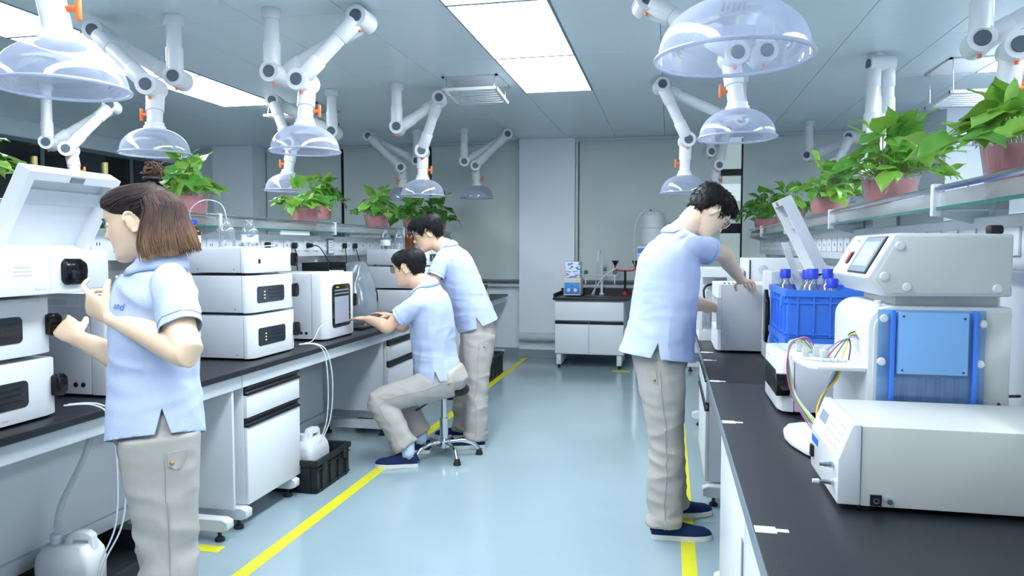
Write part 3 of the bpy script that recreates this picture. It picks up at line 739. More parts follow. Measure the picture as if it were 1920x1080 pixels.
# left bench, middle set
for i, (z, h, pos) in enumerate(((WZ, 0.236, 'bottom'), (WZ + 0.240, 0.205, 'middle'), (WZ + 0.449, 0.142, 'top'))):
    module('white chromatograph module right of the woman, %s of its stack of three' % pos, (-2.115 - 0.004 * i, 3.41, z), 0, h, display=i < 2, small_panel=i == 2)
oven('white column oven with dark window beside the middle stack', (-2.11, 4.235, WZ), 0, 0.428)
# left bench, far set behind the seated man
for i, (z, h, pos) in enumerate(((WZ, 0.212, 'bottom'), (WZ + 0.217, 0.205, 'middle'), (WZ + 0.427, 0.150, 'top'))):
    module('white chromatograph module behind the seated man, %s of its stack of three' % pos, (-2.10, 6.2, z), 0, h, w=0.46)
# things between the sets on the left bench
t = thing('document_tray', 'black document tray with papers behind the column oven', 'tray', (-2.62, 5.25, WZ))
MB().box(-0.10, 0.10, -0.13, 0.13, 0, 0.38, bev=0.006).build('stand', 'trim_grey', t)
MB().box(-0.11, 0.11, -0.15, 0.15, 0.381, 0.40, bev=0.004).build('tray_base', 'black_plastic', t)
for s in (-1, 1): MB().box(-0.11, 0.11, s * 0.15 - 0.006, s * 0.15 + 0.006, 0.40, 0.48, bev=0.002).build('tray_side', 'black_plastic', t)
MB().box(-0.11, -0.10, -0.14, 0.14, 0.40, 0.48).build('tray_back', 'black_plastic', t)
MB().box(-0.095, 0.10, -0.13, 0.13, 0.4005, 0.415).build('papers', 'paper_white', t)
MB().box(0.1105, 0.112, -0.05, 0.0, 0.382, 0.398).build('yellow_label', 'label_yellow', t)
# crumpled clear plastic cover over an instrument
random.seed(4)
def crumple(name, label, c, sx, sy, sz, m, cat):
    mb = MB(); rows = []
    for i in range(13):
        v = i / 12; r = []
        for j in range(33):
            a = 2 * math.pi * j / 32
            k = 1.0 - 0.55 * v ** 2.2
            p = V(sx * k * math.copysign(abs(math.cos(a)) ** 0.6, math.cos(a)), sy * k * math.copysign(abs(math.sin(a)) ** 0.6, math.sin(a)), sz * v)
            n = noise.noise_vector(p * 9 + V(3, 1, 7)) * 0.03 * (0.3 + v)
            if j == 32: p, n = r[0], V(0, 0, 0)
            r.append(p + n if j < 32 else p)
        rows.append([q + Vector(c) for q in r])
    mb.grid(rows); top = sum((q for q in rows[-1][:-1]), V(0, 0, 0)) / 32 + V(0, 0, 0.02)
    mb.grid([rows[-1], [top.copy() for _ in rows[-1]]])
    return tag(mb.build(name, m, smooth=180), label, cat)
crumple('plastic_cover', 'crumpled clear plastic cover behind the column oven', (-2.58, 5.72, WZ), 0.16, 0.20, 0.46, 'film_clear', 'plastic cover')
t = thing('laptop', 'dark laptop on the bench in front of the seated man', 'laptop', (-2.28, 5.05, WZ))
MB().box(-0.13, 0.13, -0.17, 0.17, 0, 0.018, bev=0.004).build('base', 'black_plastic', t)
MB().box(-0.10, 0.06, -0.15, 0.15, 0.018, 0.020).build('keyboard', 'black_rubber', t)
MB().box(-0.006, 0.006, -0.17, 0.17, 0, 0.22, bev=0.003, mt=Matrix.Translation((-0.13, 0, 0.016)) @ Matrix.Rotation(R(-18), 4, 'Y')).build('screen', 'black_plastic', t)
# coiled black cable on the bench beside the far stack
tag(MB().tube(catmull([(-2.62, 6.02, WZ + 0.30), (-2.55, 5.96, WZ + 0.31), (-2.48, 5.95, WZ + 0.2), (-2.5, 5.98, WZ + 0.05), (-2.56, 6.05, WZ + 0.01), (-2.6, 5.95, WZ + 0.03), (-2.5, 5.9, WZ + 0.008)], 8), 0.006, 8).build('cable', 'cable_black'), 'looped black cable beside the far instrument stack', 'cable')
# black tray with bottles at the far end of the left bench
def open_crate(name, label, loc, lx, ly, h, m, cat='crate', ribs=5, rz=0, group=None, lip=0.012, wall=0.008):
    t = thing(name, label, cat, loc, rz, group)
    mb = MB()
    mb.box(-lx/2, lx/2, -ly/2, ly/2, 0, 0.008)
    for s in (-1, 1):
        mb.box(s * lx/2 - wall/2, s * lx/2 + wall/2, -ly/2, ly/2, 0.0, h); mb.box(-lx/2, lx/2, s * ly/2 - wall/2, s * ly/2 + wall/2, 0.0, h)
    mb.build('shell', m, t)
    mb = MB()
    for s in (-1, 1):
        mb.box(s * (lx/2 + 0.004), s * (lx/2 + 0.004 + lip), -ly/2 - lip, ly/2 + lip, h - 0.028, h + 0.001)
        mb.box(-lx/2 - 0.004, lx/2 + 0.004, s * (ly/2 + 0.004), s * (ly/2 + 0.004 + lip), h - 0.028, h + 0.001)
    mb.build('rim', m, t)
    for s in (-1, 1):
        for k in range(ribs):
            y = -ly/2 + ly * (k + 0.5) / ribs; x = -lx/2 + lx * (k + 0.5) / ribs
            MB().box(s * (lx/2 + 0.004), s * (lx/2 + 0.014), y - 0.004, y + 0.004, 0.004, h - 0.028).build('rib', m, t)
            MB().box(x - 0.004, x + 0.004, s * (ly/2 + 0.004), s * (ly/2 + 0.014), 0.004, h - 0.028).build('rib', m, t)
        for zz in (h * 0.08, h * 0.74):
            MB().box(s * (lx/2 + 0.004), s * (lx/2 + 0.012), -ly/2, ly/2, zz - 0.004, zz + 0.004).build('rib', m, t)
            MB().box(-lx/2, lx/2, s * (ly/2 + 0.004), s * (ly/2 + 0.012), zz - 0.004, zz + 0.004).build('rib', m, t)
        for yy in (-ly * 0.32, ly * 0.32):
            MB().box(s * (lx/2 + 0.004), s * (lx/2 + 0.022), yy - 0.022, yy + 0.022, h - 0.075, h - 0.028, bev=0.003).build('corner_lug', m, t)
    return t
def bottle(label, loc, h=0.17, r=0.043, m='bottle_glass', cap='blue_cap', capped=True, liquid=None, group=None):
    t = thing('reagent_bottle', label, 'bottle', loc, 0, group)
    pr = [(0.0, 0.003), (r * 0.92, 0.003), (r, 0.010), (r, h * 0.55), (r * 0.96, h * 0.62), (r * 0.6, h * 0.76), (r * 0.42, h * 0.81), (r * 0.40, h * 0.9), (r * 0.46, h * 0.905), (r * 0.46, h * 0.93), (r * 0.40, h * 0.935), (r * 0.40, h)]
    MB().lathe(pr, 24, (0, 0, 0)).build('glass', m, t, smooth=60)
    if capped:
        mb = MB().lathe([(0, h * 1.04), (r * 0.50, h * 1.04), (r * 0.54, h * 1.03), (r * 0.55, h * 0.88), (r * 0.50, h * 0.875), (0, h * 0.875)], 24)
        c = mb.build('cap', cap, t, smooth=40)
        for k in range(18):
            a = 2 * math.pi * k / 18
            MB().box(r * 0.54, r * 0.575, -0.0014, 0.0014, h * 0.885, h * 1.02, mt=Matrix.Rotation(a, 4, 'Z')).build('cap_ridge', cap, c) if h > 0.3 else None
    MB().lathe([(r * 1.004, h * 0.18), (r * 1.004, h * 0.46)], 24).build('label', 'paper_white' if liquid is None else liquid, t, smooth=60) if liquid else None
    return t
far = open_crate('bottle_crate', 'black crate of small vials at the far end of the left bench', (-2.32, 8.45, WZ), 0.28, 0.38, 0.14, 'dark_crate', ribs=4)
for k, (dx, dy) in enumerate(((0.05, -0.1), (-0.05, 0.0), (0.06, 0.1))):
    bottle('capped vial in the black crate at far left bench end, ' + ('nearest', 'middle', 'farthest')[k], (-2.32 + dx, 8.45 + dy, WZ + 0.009), 0.15, 0.03, 'milky')
MB().box(-2.13, -2.03, 8.02, 8.2, WZ, WZ + 0.11, bev=0.008).build('container', 'milky', label='clear plastic box beside the black crate at the far bench end', cat='container')

# ------------------------------------------------------------------ right bench
module('small white instrument module between blue crates and the fraction workstation', (0.385, 3.12, WZ), R(180), 0.205, w=0.42, d=0.40, leds=False)
# foreground box instrument
t = thing('detector_box', 'long white box instrument with keypad in the right foreground', 'instrument', (0.6, 1.9, WZ))
Y0, Y1 = 1.735, 2.05
MB().prism([(0.425, WZ + 0.012), (0.425, 1.003), (0.91, 1.003), (0.91, WZ + 0.012)], 'y', Y0 + 0.004, Y1 - 0.004, bev=0.003).build('cover', 'beige_white', t, world=True)
MB().prism([(0.376, WZ + 0.014), (0.376, 0.925), (0.406, 1.006), (0.424, 1.006), (0.424, WZ + 0.014)], 'y', Y0, Y1, bev=0.003).build('front_bezel', 'white_plastic', t, world=True)
# inclined keypad face from (0.376,0.925) to (0.406,1.006)
slope = Vector((0.030, 0, 0.081)).normalized(); nrm = Vector((-slope.z, 0, slope.x))
def face_pt(y, s, off=0.0): return Vector((0.376, y, 0.925)) + slope * s + nrm * off
def face_plate(name, y0, y1, s0, s1, m, par, off=0.0015):
    q = [face_pt(y0, s0), face_pt(y1, s0), face_pt(y1, s1), face_pt(y0, s1)]
    q2 = [p + nrm * off for p in q]
    mb = MB(); vs = [mb.bm.verts.new(p) for p in q + q2]
    for f in ((3, 2, 1, 0), (4, 5, 6, 7), (0, 1, 5, 4), (1, 2, 6, 5), (2, 3, 7, 6), (3, 0, 4, 7)): mb.bm.faces.new([vs[i] for i in f])
    return mb.build(name, m, par, world=True, smooth=0)
kp = face_plate('keypad', Y0 + 0.02, Y1 - 0.02, 0.006, 0.080, 'paper_white', t, 0.001)
face_plate('lcd', 1.935, 2.01, 0.035, 0.062, 'lcd_grey', t, 0.002)
for r_ in range(4):
    for c_ in range(6):
        if r_ > 1 and c_ in (2,): continue
        face_plate('key', 1.775 + c_ * 0.024, 1.789 + c_ * 0.024, 0.012 + r_ * 0.017, 0.020 + r_ * 0.017, 'side_grey', kp, 0.0022)
MB().box(0.374, 0.3758, 1.96, 2.03, 0.895, 0.912).build('name_strip', 'logo_blue', t, world=True)
MB().box(0.368, 0.376, 2.005, 2.03, 0.855, 0.885, bev=0.002).build('power_switch', 'black_plastic', t, world=True)
for y, z in ((1.775, 0.902), (1.775, 0.862)):
    f = MB().tube([(0.376, y, z), (0.366, y, z), (0.366, y, z), (0.355, y, z), (0.355, y, z), (0.345, y, z)], [0.007, 0.007, 0.0055, 0.0055, 0.004, 0.004], 10).build('fitting', 'steel', t, world=True)
MB().cyl((0.3445, 1.775, 0.862), (0.330, 1.775, 0.862), 0.006, 0.005, 10).build('white_plug', 'white_plastic', t, world=True)
j = MB().box(0.445, 0.468, Y0 - 0.002, Y0 + 0.006, WZ + 0.016, WZ + 0.040).build('socket', 'black_plastic', t, world=True)
MB().lathe([(0.004, 0), (0.007, 0), (0.007, 0.003), (0.004, 0.003)], 14, (0, 0, 0), Matrix.Translation((0.4565, Y0 - 0.0021, WZ + 0.028)) @ Matrix.Rotation(R(90), 4, 'X')).build('socket_ring', 'steel', j, world=True)
MB().cyl((0.484, Y0 + 0.004, WZ + 0.028), (0.484, Y0 - 0.006, WZ + 0.028), 0.007, 0.006, 14).build('ground_stud', 'steel', t, world=True)
for x in (0.44, 0.86):
    for y in (Y0 + 0.03, Y1 - 0.03): MB().cyl((x, y, WZ), (x, y, WZ + 0.014), 0.014, 0.014, 14).build('foot', 'black_rubber', t, world=True)

# fraction workstation with touch screen head and blue panel
t = thing('fraction_workstation', 'tall white workstation with touch screen head and blue side panel', 'instrument', (0.68, 2.3, WZ))
W0, W1 = 2.10, 2.52
body = [(0.525, WZ + 0.02), (0.525, 1.19)] + [(0.525 + 0.06 - 0.06 * math.cos(R(q)), 1.19 + 0.055 * math.sin(R(q))) for q in (15, 30, 45, 60, 75, 90)] + [(0.87, 1.245), (0.87, WZ + 0.02)]
MB().prism(body, 'y', W0 + 0.012, W1, bev=0.006).build('body', 'white_plastic', t, world=True)
body2 = [(0.537, WZ + 0.03), (0.537, 1.185)] + [(0.537 + 0.05 - 0.05 * math.cos(R(q)), 1.185 + 0.046 * math.sin(R(q))) for q in (20, 45, 70, 90)] + [(0.862, 1.231), (0.862, WZ + 0.03)]
MB().prism(body2, 'y', W0, W0 + 0.013, bev=0.002).build('side_cover', 'beige_white', t, world=True)
neck = MB().box(0.60, 0.85, W0 + 0.05, W1 - 0.04, 1.244, 1.275, bev=0.004).build('neck', 'beige_white', t, world=True)
head = [(0.515, 1.322), (0.578, 1.436), (0.586, 1.440), (0.862, 1.436), (0.862, 1.274), (0.556, 1.272)]
hd = MB().prism(head, 'y', W0 - 0.002, W1 + 0.01, bev=0.007, seg=3).build('head', 'white_plastic', t, world=True)
MB().prism([(0.534, 1.322), (0.592, 1.431), (0.855, 1.427), (0.855, 1.282), (0.562, 1.280)], 'y', W0 - 0.006, W0 + 0.002, bev=0.002).build('head_cover', 'beige_white', t, world=True)
for x, z in ((0.592, 1.405), (0.556, 1.325), (0.612, 1.297), (0.825, 1.295)):
    MB().lathe([(0.012, 0), (0.012, 0.003), (0.009, 0.007), (0, 0.008)], 16, (0, 0, 0), Matrix.Translation((x, W0 - 0.006, z)) @ Matrix.Rotation(R(90), 4, 'X')).build('screw_cap', 'white_plastic', t, world=True)
sl = (Vector((0.578, 0, 1.436)) - Vector((0.515, 0, 1.322))).normalized(); nr = Vector((-sl.z, 0, sl.x)); o0 = Vector((0.515, 0, 1.322))
def hp(name, y0, y1, s0, s1, off0, off1, m, par):
    mb = MB(); vs = []
    for off in (off0, off1):
        for y, s_ in ((y0, s0), (y1, s0), (y1, s1), (y0, s1)): vs.append(mb.bm.verts.new(o0 + V(0, y, 0) + sl * s_ + nr * off))
    for f in ((3, 2, 1, 0), (4, 5, 6, 7), (0, 1, 5, 4), (1, 2, 6, 5), (2, 3, 7, 6), (3, 0, 4, 7)): mb.bm.faces.new([vs[i] for i in f])
    return mb.build(name, m, par, world=True, smooth=0)
ts = hp('touch_screen', 2.135, 2.325, 0.012, 0.120, -0.004, 0.006, 'lcd_grey', t)
hp('screen_bezel', 2.13, 2.33, 0.008, 0.124, -0.004, 0.003, 'black_plastic', t)
hp('screen_picture', 2.155, 2.305, 0.030, 0.106, 0.0055, 0.0066, 'screen_glow', ts)
for k in range(6):
    hp('screen_icon', 2.17 + 0.042 * (k % 3), 2.195 + 0.042 * (k % 3), 0.044 + 0.026 * (k // 3), 0.060 + 0.026 * (k // 3), 0.0066, 0.0069, 'paper_white', ts)
hp('name_plate', 2.345, 2.43, 0.085, 0.115, -0.002, 0.002, 'bag_pattern', t)
sw = hp('power_switch', 2.39, 2.42, 0.035, 0.075, -0.003, 0.003, 'black_plastic', t)
hp('rocker', 2.394, 2.416, 0.040, 0.070, 0.002, 0.006, 'red_enamel', sw)
MB().box(0.845, 0.88, W0 + 0.10, W0 + 0.14, 1.4365, 1.462, bev=0.008).build('rear_knob', 'black_rubber', t, world=True)
# blue side panel with protruding front plate and bolts
bp_ = MB().box(0.542, 0.798, W0 - 0.016, W0 - 0.011, WZ + 0.06, 1.238).build('blue_panel', 'blue_clear', t, world=True)
MB().prism([(0.585, W0 - 0.017), (0.59, W0 - 0.028), (0.755, W0 - 0.028), (0.76, W0 - 0.017)], 'z', 1.07, 1.232, bev=0.002).build('blue_front', 'blue_panel', t, world=True)
for x in (0.576, 0.772): MB().box(x - 0.005, x + 0.005, W0 - 0.030, W0 - 0.0165, WZ + 0.06, 1.238, bev=0.001).build('blue_rail', 'blue_crate', t, world=True)
for k in range(7): MB().box(0.60 + 0.022 * k, 0.612 + 0.022 * k, W0 - 0.009, W0 - 0.003, WZ + 0.08, 1.06).build('tube_slot', 'side_grey' if k % 2 else 'lcd_grey', t, world=True)
for x, z in ((0.556, 1.215), (0.552, 1.10), (0.790, 1.205), (0.786, 1.10)):
    MB().lathe([(0.011, 0), (0.011, 0.003), (0.008, 0.007), (0, 0.0075)], 16, (0, 0, 0), Matrix.Translation((x, W0 - 0.0165, z)) @ Matrix.Rotation(R(90), 4, 'X')).build('bolt_cap', 'white_plastic', t, world=True)
for x, z in ((0.60, 1.222), (0.745, 1.218), (0.60, 1.08), (0.745, 1.078)):
    MB().cyl((x, W0 - 0.028, z), (x, W0 - 0.0292, z), 0.003, 0.003, 10).build('screw', 'ink', t, world=True)
# tray with connectors and tubing on the aisle side
tr = MB().prism([(0.36, 2.26), (0.38, 2.14), (0.40, 2.115), (0.524, 2.115), (0.524, 2.50), (0.40, 2.50), (0.37, 2.44)], 'z', 1.066, 1.076, bev=0.002).build('tray', 'white_plastic', t, world=True)
for i, (x, y) in enumerate(((0.40, 2.30), (0.43, 2.30), (0.41, 2.36), (0.44, 2.24), (0.46, 2.30), (0.40, 2.42), (0.43, 2.40))):
    MB().box(x - 0.008, x + 0.008, y - 0.007, y + 0.007, 1.077, 1.105 + 0.006 * (i % 3), bev=0.002).build('connector', 'beige_white', tr, world=True)
for k in range(4): MB().tube([(0.38 + 0.03 * k, 2.26, 1.079), (0.43 + 0.02 * k, 2.20, 1.082)], 0.004, 8).build('nozzle', 'tube_white', tr, world=True)
MB().prism([(0.352, 2.34), (0.360, 2.26), (0.385, 2.17), (0.43, 2.12), (0.87, 2.12), (0.87, 2.52), (0.43, 2.52), (0.385, 2.49), (0.360, 2.42)], 'z', WZ + 0.004, WZ + 0.020, bev=0.004).build('base_plate', 'white_plastic', t, world=True)
for x, y in ((0.45, 2.18), (0.83, 2.18), (0.45, 2.47), (0.83, 2.47)): MB().cyl((x, y, WZ), (x, y, WZ + 0.006), 0.016, 0.016, 12).build('foot', 'black_rubber', t, world=True)
for x, z in ((0.56, 1.2455), (0.62, 1.2455)): MB().cyl((x, W0 + 0.06, z), (x, W0 + 0.06, z + 0.012), 0.010, 0.010, 12).build('top_button', 'white_plastic', t, world=True)
# coloured tubing
for nm, c in (('tube_red', '#cf5a6e'), ('tube_blue', '#7d9be0'), ('tube_yellow', '#e2d23c'), ('tube_green', '#3f8f5c'), ('tube_clear', '#d5dce6'), ('tube_black', '#2a2e33')): mat(nm, c, 0.35)
random.seed(9)
for k, c in enumerate(('tube_red', 'tube_blue', 'tube_green', 'tube_yellow', 'tube_clear', 'tube_clear')):
    o = 0.006 * k
    pts = [(0.43 - o, 2.30 + o, 1.10), (0.40 - o, 2.30 + o, 1.135 - o * 0.5), (0.362 - o * 0.3, 2.31, 1.11), (0.350 + o * 0.4, 2.31 + o, 1.04), (0.365 + o * 0.4, 2.30, 0.96), (0.40 + o, 2.25, 0.89), (0.43 + o, 2.18, WZ + 0.045)]
    MB().tube(catmull(pts, 8), 0.0019, 8).build('tubing', c, t, world=True)
for k, c in enumerate(('tube_blue', 'tube_red', 'tube_green', 'tube_yellow', 'tube_black', 'tube_clear')):
    e = (0.44 + 0.014 * k, 2.28 - 0.022 * k, 1.085)
    pts = [(0.524, 2.20 + 0.012 * k, 1.145 + 0.004 * k), (0.505, 2.20 + 0.01 * k, 1.150), (0.47 + 0.008 * k, 2.24 - 0.01 * k, 1.125), e]
    MB().tube(catmull(pts, 8), 0.0019, 8).build('tubing', c, t, world=True)
for k, c in enumerate(('tube_yellow', 'tube_red', 'tube_green', 'tube_blue', 'tube_clear', 'tube_clear')):
    o = 0.006 * k
    pts = [(0.49, 2.24 + o, 1.064), (0.475 - o * 0.3, 2.24 + o, 1.02), (0.44 + o * 0.3, 2.25, 0.97), (0.425 + o * 0.5, 2.24, 0.91), (0.45 + o, 2.20, WZ + 0.05), (0.50, 2.20 + o, WZ + 0.06)]
    MB().tube(catmull(pts, 8), 0.0028, 8).build('tubing', c, t, world=True)
tag(MB().tube(catmull([(0.93, 2.2, 1.0), (0.86, 2.14, 1.005), (0.835, 2.085, 0.99)], 8), 0.004, 8).build('cable', 'cable_black'), 'black cable at the right image edge behind the foreground box', 'cable')

# two stacked blue crates with bottles
open_crate('plastic_crate', 'blue plastic crate on the right bench, lower of two', (0.675, 3.60, WZ), 0.33, 0.52, 0.20, 'blue_crate', ribs=5)
open_crate('plastic_crate', 'blue plastic crate full of bottles, upper of two', (0.675, 3.60, WZ + 0.203), 0.33, 0.52, 0.205, 'blue_crate', ribs=5)
for k, (x, y, h, l) in enumerate(((0.555, 3.76, 0.265, 'at the far left corner'), (0.64, 3.66, 0.265, 'in the middle'), (0.625, 3.46, 0.275, 'closest to the camera'), (0.72, 3.62, 0.27, 'beside the workstation head'), (0.70, 3.42, 0.235, 'right of the front one, low'))):
    bottle('blue-capped clear bottle in the upper blue crate, ' + l, (x, y, WZ + 0.212), h, 0.045, 'bottle_glass', group='bottles in the blue crate')
tag(MB().box(-0.02, 0.02, -0.15, 0.15, -0.002, 0.002, mt=Matrix.Translation((0.60, 3.82, 1.30)) @ Matrix.Rotation(R(25), 4, 'Z') @ Matrix.Rotation(R(58), 4, 'X')).build('ruler_strip', 'white_metal'), 'thin steel strip leaning in the upper blue crate', 'strip')
# autosampler with propped lid behind the crates
lid_instr('white autosampler with narrow propped lid behind the blue crates', (0.50, 4.24, WZ), R(180), 0.47, 0.335, 0.42, R(64), 0.43, hinge=0.28)
# oven the bending man works in: open front, hollow
t = thing('column_oven', 'open white oven the bending man reaches into', 'instrument', (0.5, 4.5, WZ))
OX0, OX1, OY0, OY1, OZ = 0.262, 0.72, 4.265, 4.74, 1.195
MB().box(OX0 + 0.03, OX1, OY0, OY0 + 0.012, WZ + 0.012, OZ, bev=0.003).build('side_panel', 'side_grey', t, world=True)
MB().box(OX0 + 0.03, OX1, OY1 - 0.012, OY1, WZ + 0.012, OZ, bev=0.003).build('side_panel', 'side_grey', t, world=True)
MB().box(OX1 - 0.012, OX1, OY0 + 0.0121, OY1 - 0.0121, WZ + 0.012, OZ - 0.013).build('rear_panel', 'side_grey', t, world=True)
MB().box(OX0 + 0.03, OX1, OY0 + 0.0121, OY1 - 0.0121, OZ - 0.012, OZ, bev=0.002).build('top_panel', 'white_plastic', t, world=True)
MB().box(OX0 + 0.03, OX1, OY0 + 0.0121, OY1 - 0.0121, WZ + 0.012, WZ + 0.03).build('bottom_panel', 'side_grey', t, world=True)
bz = MB()
pf = [(OX0 + 0.029, OY0), (OX0 + 0.012, OY0 + 0.008), (OX0, OY0 + 0.05), (OX0, OY1 - 0.05), (OX0 + 0.012, OY1 - 0.008), (OX0 + 0.029, OY1)]
bz.prism(pf, 'z', WZ + 0.012, 0.94).prism(pf, 'z', 1.12, OZ)
bz.box(OX0 + 0.004, OX0 + 0.029, OY0 + 0.001, OY0 + 0.035, 0.94, 1.12).box(OX0 + 0.004, OX0 + 0.029, OY1 - 0.035, OY1 - 0.001, 0.94, 1.12)
bz.build('front_frame', 'white_plastic', t, world=True)
MB().box(OX0 + 0.05, OX1 - 0.03, OY0 + 0.02, OY1 - 0.02, WZ + 0.04, WZ + 0.06).build('inner_floor', 'trim_grey', t, world=True)
MB().box(0.62, 0.655, OY0 - 0.003, OY0 + 0.001, 1.14, 1.152).build('side_slot', 'black_plastic', t, world=True)
for x in (0.33, 0.68):
    for y in (4.3, 4.7): MB().cyl((x, y, WZ), (x, y, WZ + 0.013), 0.016, 0.016, 12).build('foot', 'black_rubber', t, world=True)
for k in range(3): MB().cyl((0.31 + 0.025 * k, 4.33, OZ), (0.31 + 0.025 * k, 4.33, OZ + 0.008), 0.007, 0.006, 10).build('stud', 'trim_grey', t, world=True)
# upright cover panel behind the oven
t = thing('instrument_cover', 'white instrument with round boss standing behind the open oven', 'instrument', (0.65, 5.0, WZ))
MB().box(0.475, 0.92, 4.79, 5.25, WZ + 0.01, 1.335, bev=0.006).build('housing', 'white_plastic', t, world=True)
MB().lathe([(0.0, 0.0), (0.028, 0.0), (0.030, -0.003), (0.024, -0.006), (0, -0.005)], 20, (0, 0, 0), Matrix.Translation((0.575, 4.789, 1.265)) @ Matrix.Rotation(R(-90), 4, 'X')).build('boss', 'side_grey', t, world=True)
MB().box(0.492, 0.500, 4.786, 4.7895, 1.18, 1.325).build('slot', 'black_plastic', t, world=True)
for y in (4.85, 5.2): MB().box(0.5, 0.9, y - 0.02, y + 0.02, WZ, WZ + 0.0105).build('foot', 'black_rubber', t, world=True)
# opened instrument frame left of it
t = thing('open_instrument', 'opened white instrument frame with inner wiring beyond the oven', 'instrument', (0.32, 5.0, WZ))
for a in ((0.19, 0.46, 4.80, 4.815, WZ, 1.27), (0.19, 0.46, 5.25, 5.265, WZ, 1.27), (0.19, 0.46, 4.8155, 5.2495, 1.215, 1.27), (0.19, 0.46, 4.8155, 5.2495, WZ, WZ + 0.02), (0.19, 0.46, 4.8155, 5.2495, 1.02, 1.045)):
    if a[2] == 4.80:
        MB().box(0.19, 0.46, 4.80, 4.815, WZ, WZ + 0.06).box(0.19, 0.46, 4.80, 4.815, 1.215, 1.27).box(0.19, 0.21, 4.80, 4.815, WZ + 0.06, 1.215).box(0.36, 0.46, 4.80, 4.815, WZ + 0.06, 1.215).build('frame_panel', 'white_metal', t, world=True)
    else: MB().box(*a).build('frame_panel', 'white_metal', t, world=True)
MB().box(0.24, 0.34, 4.95, 5.1, 1.046, 1.12, bev=0.004).build('pump_block', 'side_grey', t, world=True)
MB().box(0.22, 0.30, 4.95, 5.05, WZ + 0.021, 0.98, bev=0.004).build('valve_block', 'steel', t, world=True)
MB().tube(catmull([(0.23, 4.93, 1.06), (0.225, 4.93, 1.13), (0.26, 4.94, 1.16), (0.34, 4.95, 1.17), (0.40, 4.98, 1.2)], 8), 0.007, 8).build('wire', 'cable_black', t, world=True)
MB().tube(catmull([(0.31, 4.92, 0.85), (0.32, 4.93, 0.95), (0.29, 4.95, 1.01)], 8), 0.007, 8).build('wire', 'cable_black', t, world=True)
# ------------------------------------------------------------------ sink unit at the back
SX0, SX1, SYF, SYB = -1.30, -0.50, 8.42, 9.10
t = thing('sink_cabinet', 'white sink cabinet with black top against the back wall', 'cabinet', ((SX0 + SX1) / 2, 8.75, 0))
MB().box(SX0, SX1, SYF + 0.02, SYB, 0.16, 0.795, bev=0.003).build('carcass', 'white_metal', t, world=True)
MB().box(SX0 + 0.005, SX1 - 0.005, SYF, SYF + 0.019, 0.56, 0.775, bev=0.002).build('apron', 'white_plastic', t, world=True)
mid = (SX0 + SX1) / 2
for a, b in ((SX0 + 0.005, mid - 0.003), (mid + 0.003, SX1 - 0.005)):
    d = MB().box(a, b, SYF, SYF + 0.019, 0.17, 0.515, bev=0.002).build('door', 'white_plastic', t, world=True)
    MB().box(a, b, SYF - 0.004, SYF + 0.019, 0.517, 0.552, bev=0.003).build('handle', 'black_plastic', d, world=True)
top = MB().box(SX0 - 0.02, SX1 + 0.06, SYF - 0.03, SYB, 0.796, 0.826, bev=0.003).box(SX0 - 0.02, SX1 + 0.06, SYB - 0.02, SYB, 0.826, 0.90).box(SX0 - 0.02, SX0 - 0.004, SYF + 0.02, SYB - 0.021, 0.8262, 0.868).build('sink_top', 'worktop_black', t, world=True)
MB().box(-0.98, -0.62, 8.5, 8.9, 0.8265, 0.834, bev=0.002).build('basin', 'black_plastic', t, world=True)
for x in (SX0 + 0.05, SX1 - 0.05):
    f = MB().box(x - 0.028, x + 0.028, SYF - 0.02, SYB - 0.05, 0.045, 0.158, bev=0.004).build('foot', 'white_metal', t, world=True)
    for y in (SYF + 0.02, SYB - 0.1): MB().cyl((x, y, 0), (x, y, 0.05), 0.018, 0.014, 12).build('levelling_foot', 'black_rubber', f, world=True)
# faucet
t = thing('lab_faucet', 'white three-way laboratory faucet with green knobs on the sink', 'faucet', (-0.80, 8.92, 0.835))
MB().lathe([(0, 0), (0.03, 0), (0.03, 0.012), (0.016, 0.02), (0.016, 0.20)], 16).build('base', 'white_plastic', t)
MB().tube(catmull([(0, 0, 0.05), (0, 0, 0.30), (0, 0, 0.46), (-0.015, -0.04, 0.53), (-0.03, -0.10, 0.53), (-0.035, -0.13, 0.46), (-0.035, -0.13, 0.40)], 8), 0.011, 12).build('gooseneck', 'white_plastic', t)
MB().tube([(-0.19, -0.02, 0.23), (0.16, -0.02, 0.23)], 0.010, 10).build('cross_arm', 'white_plastic', t)
for x in (-0.19, 0.16):
    MB().tube([(x, -0.02, 0.24), (x, -0.06, 0.22), (x, -0.06, 0.13)], [0.013, 0.012, 0.007], 10).build('spout', 'white_plastic', t)
    MB().ball((x, -0.02, 0.27), 0.026, 0.026, 0.03, 12).build('knob', 'green_plastic', t)
k_ = MB().cyl((0.02, -0.02, 0.31), (0.06, -0.02, 0.31), 0.022, 0.024, 12).build('knob', 'green_plastic', t)
MB().tube(catmull([(0.19, -0.03, 0.33), (0.05, -0.05, 0.24), (-0.06, -0.06, 0.1), (-0.11, -0.08, -0.005)], 8), 0.008, 8).build('hose', 'tube_white', t)
MB().tube(catmull([(-0.035, -0.13, 0.40), (-0.05, -0.13, 0.2), (-0.08, -0.13, -0.003)], 8), 0.006, 8).build('hose', 'milky', t)
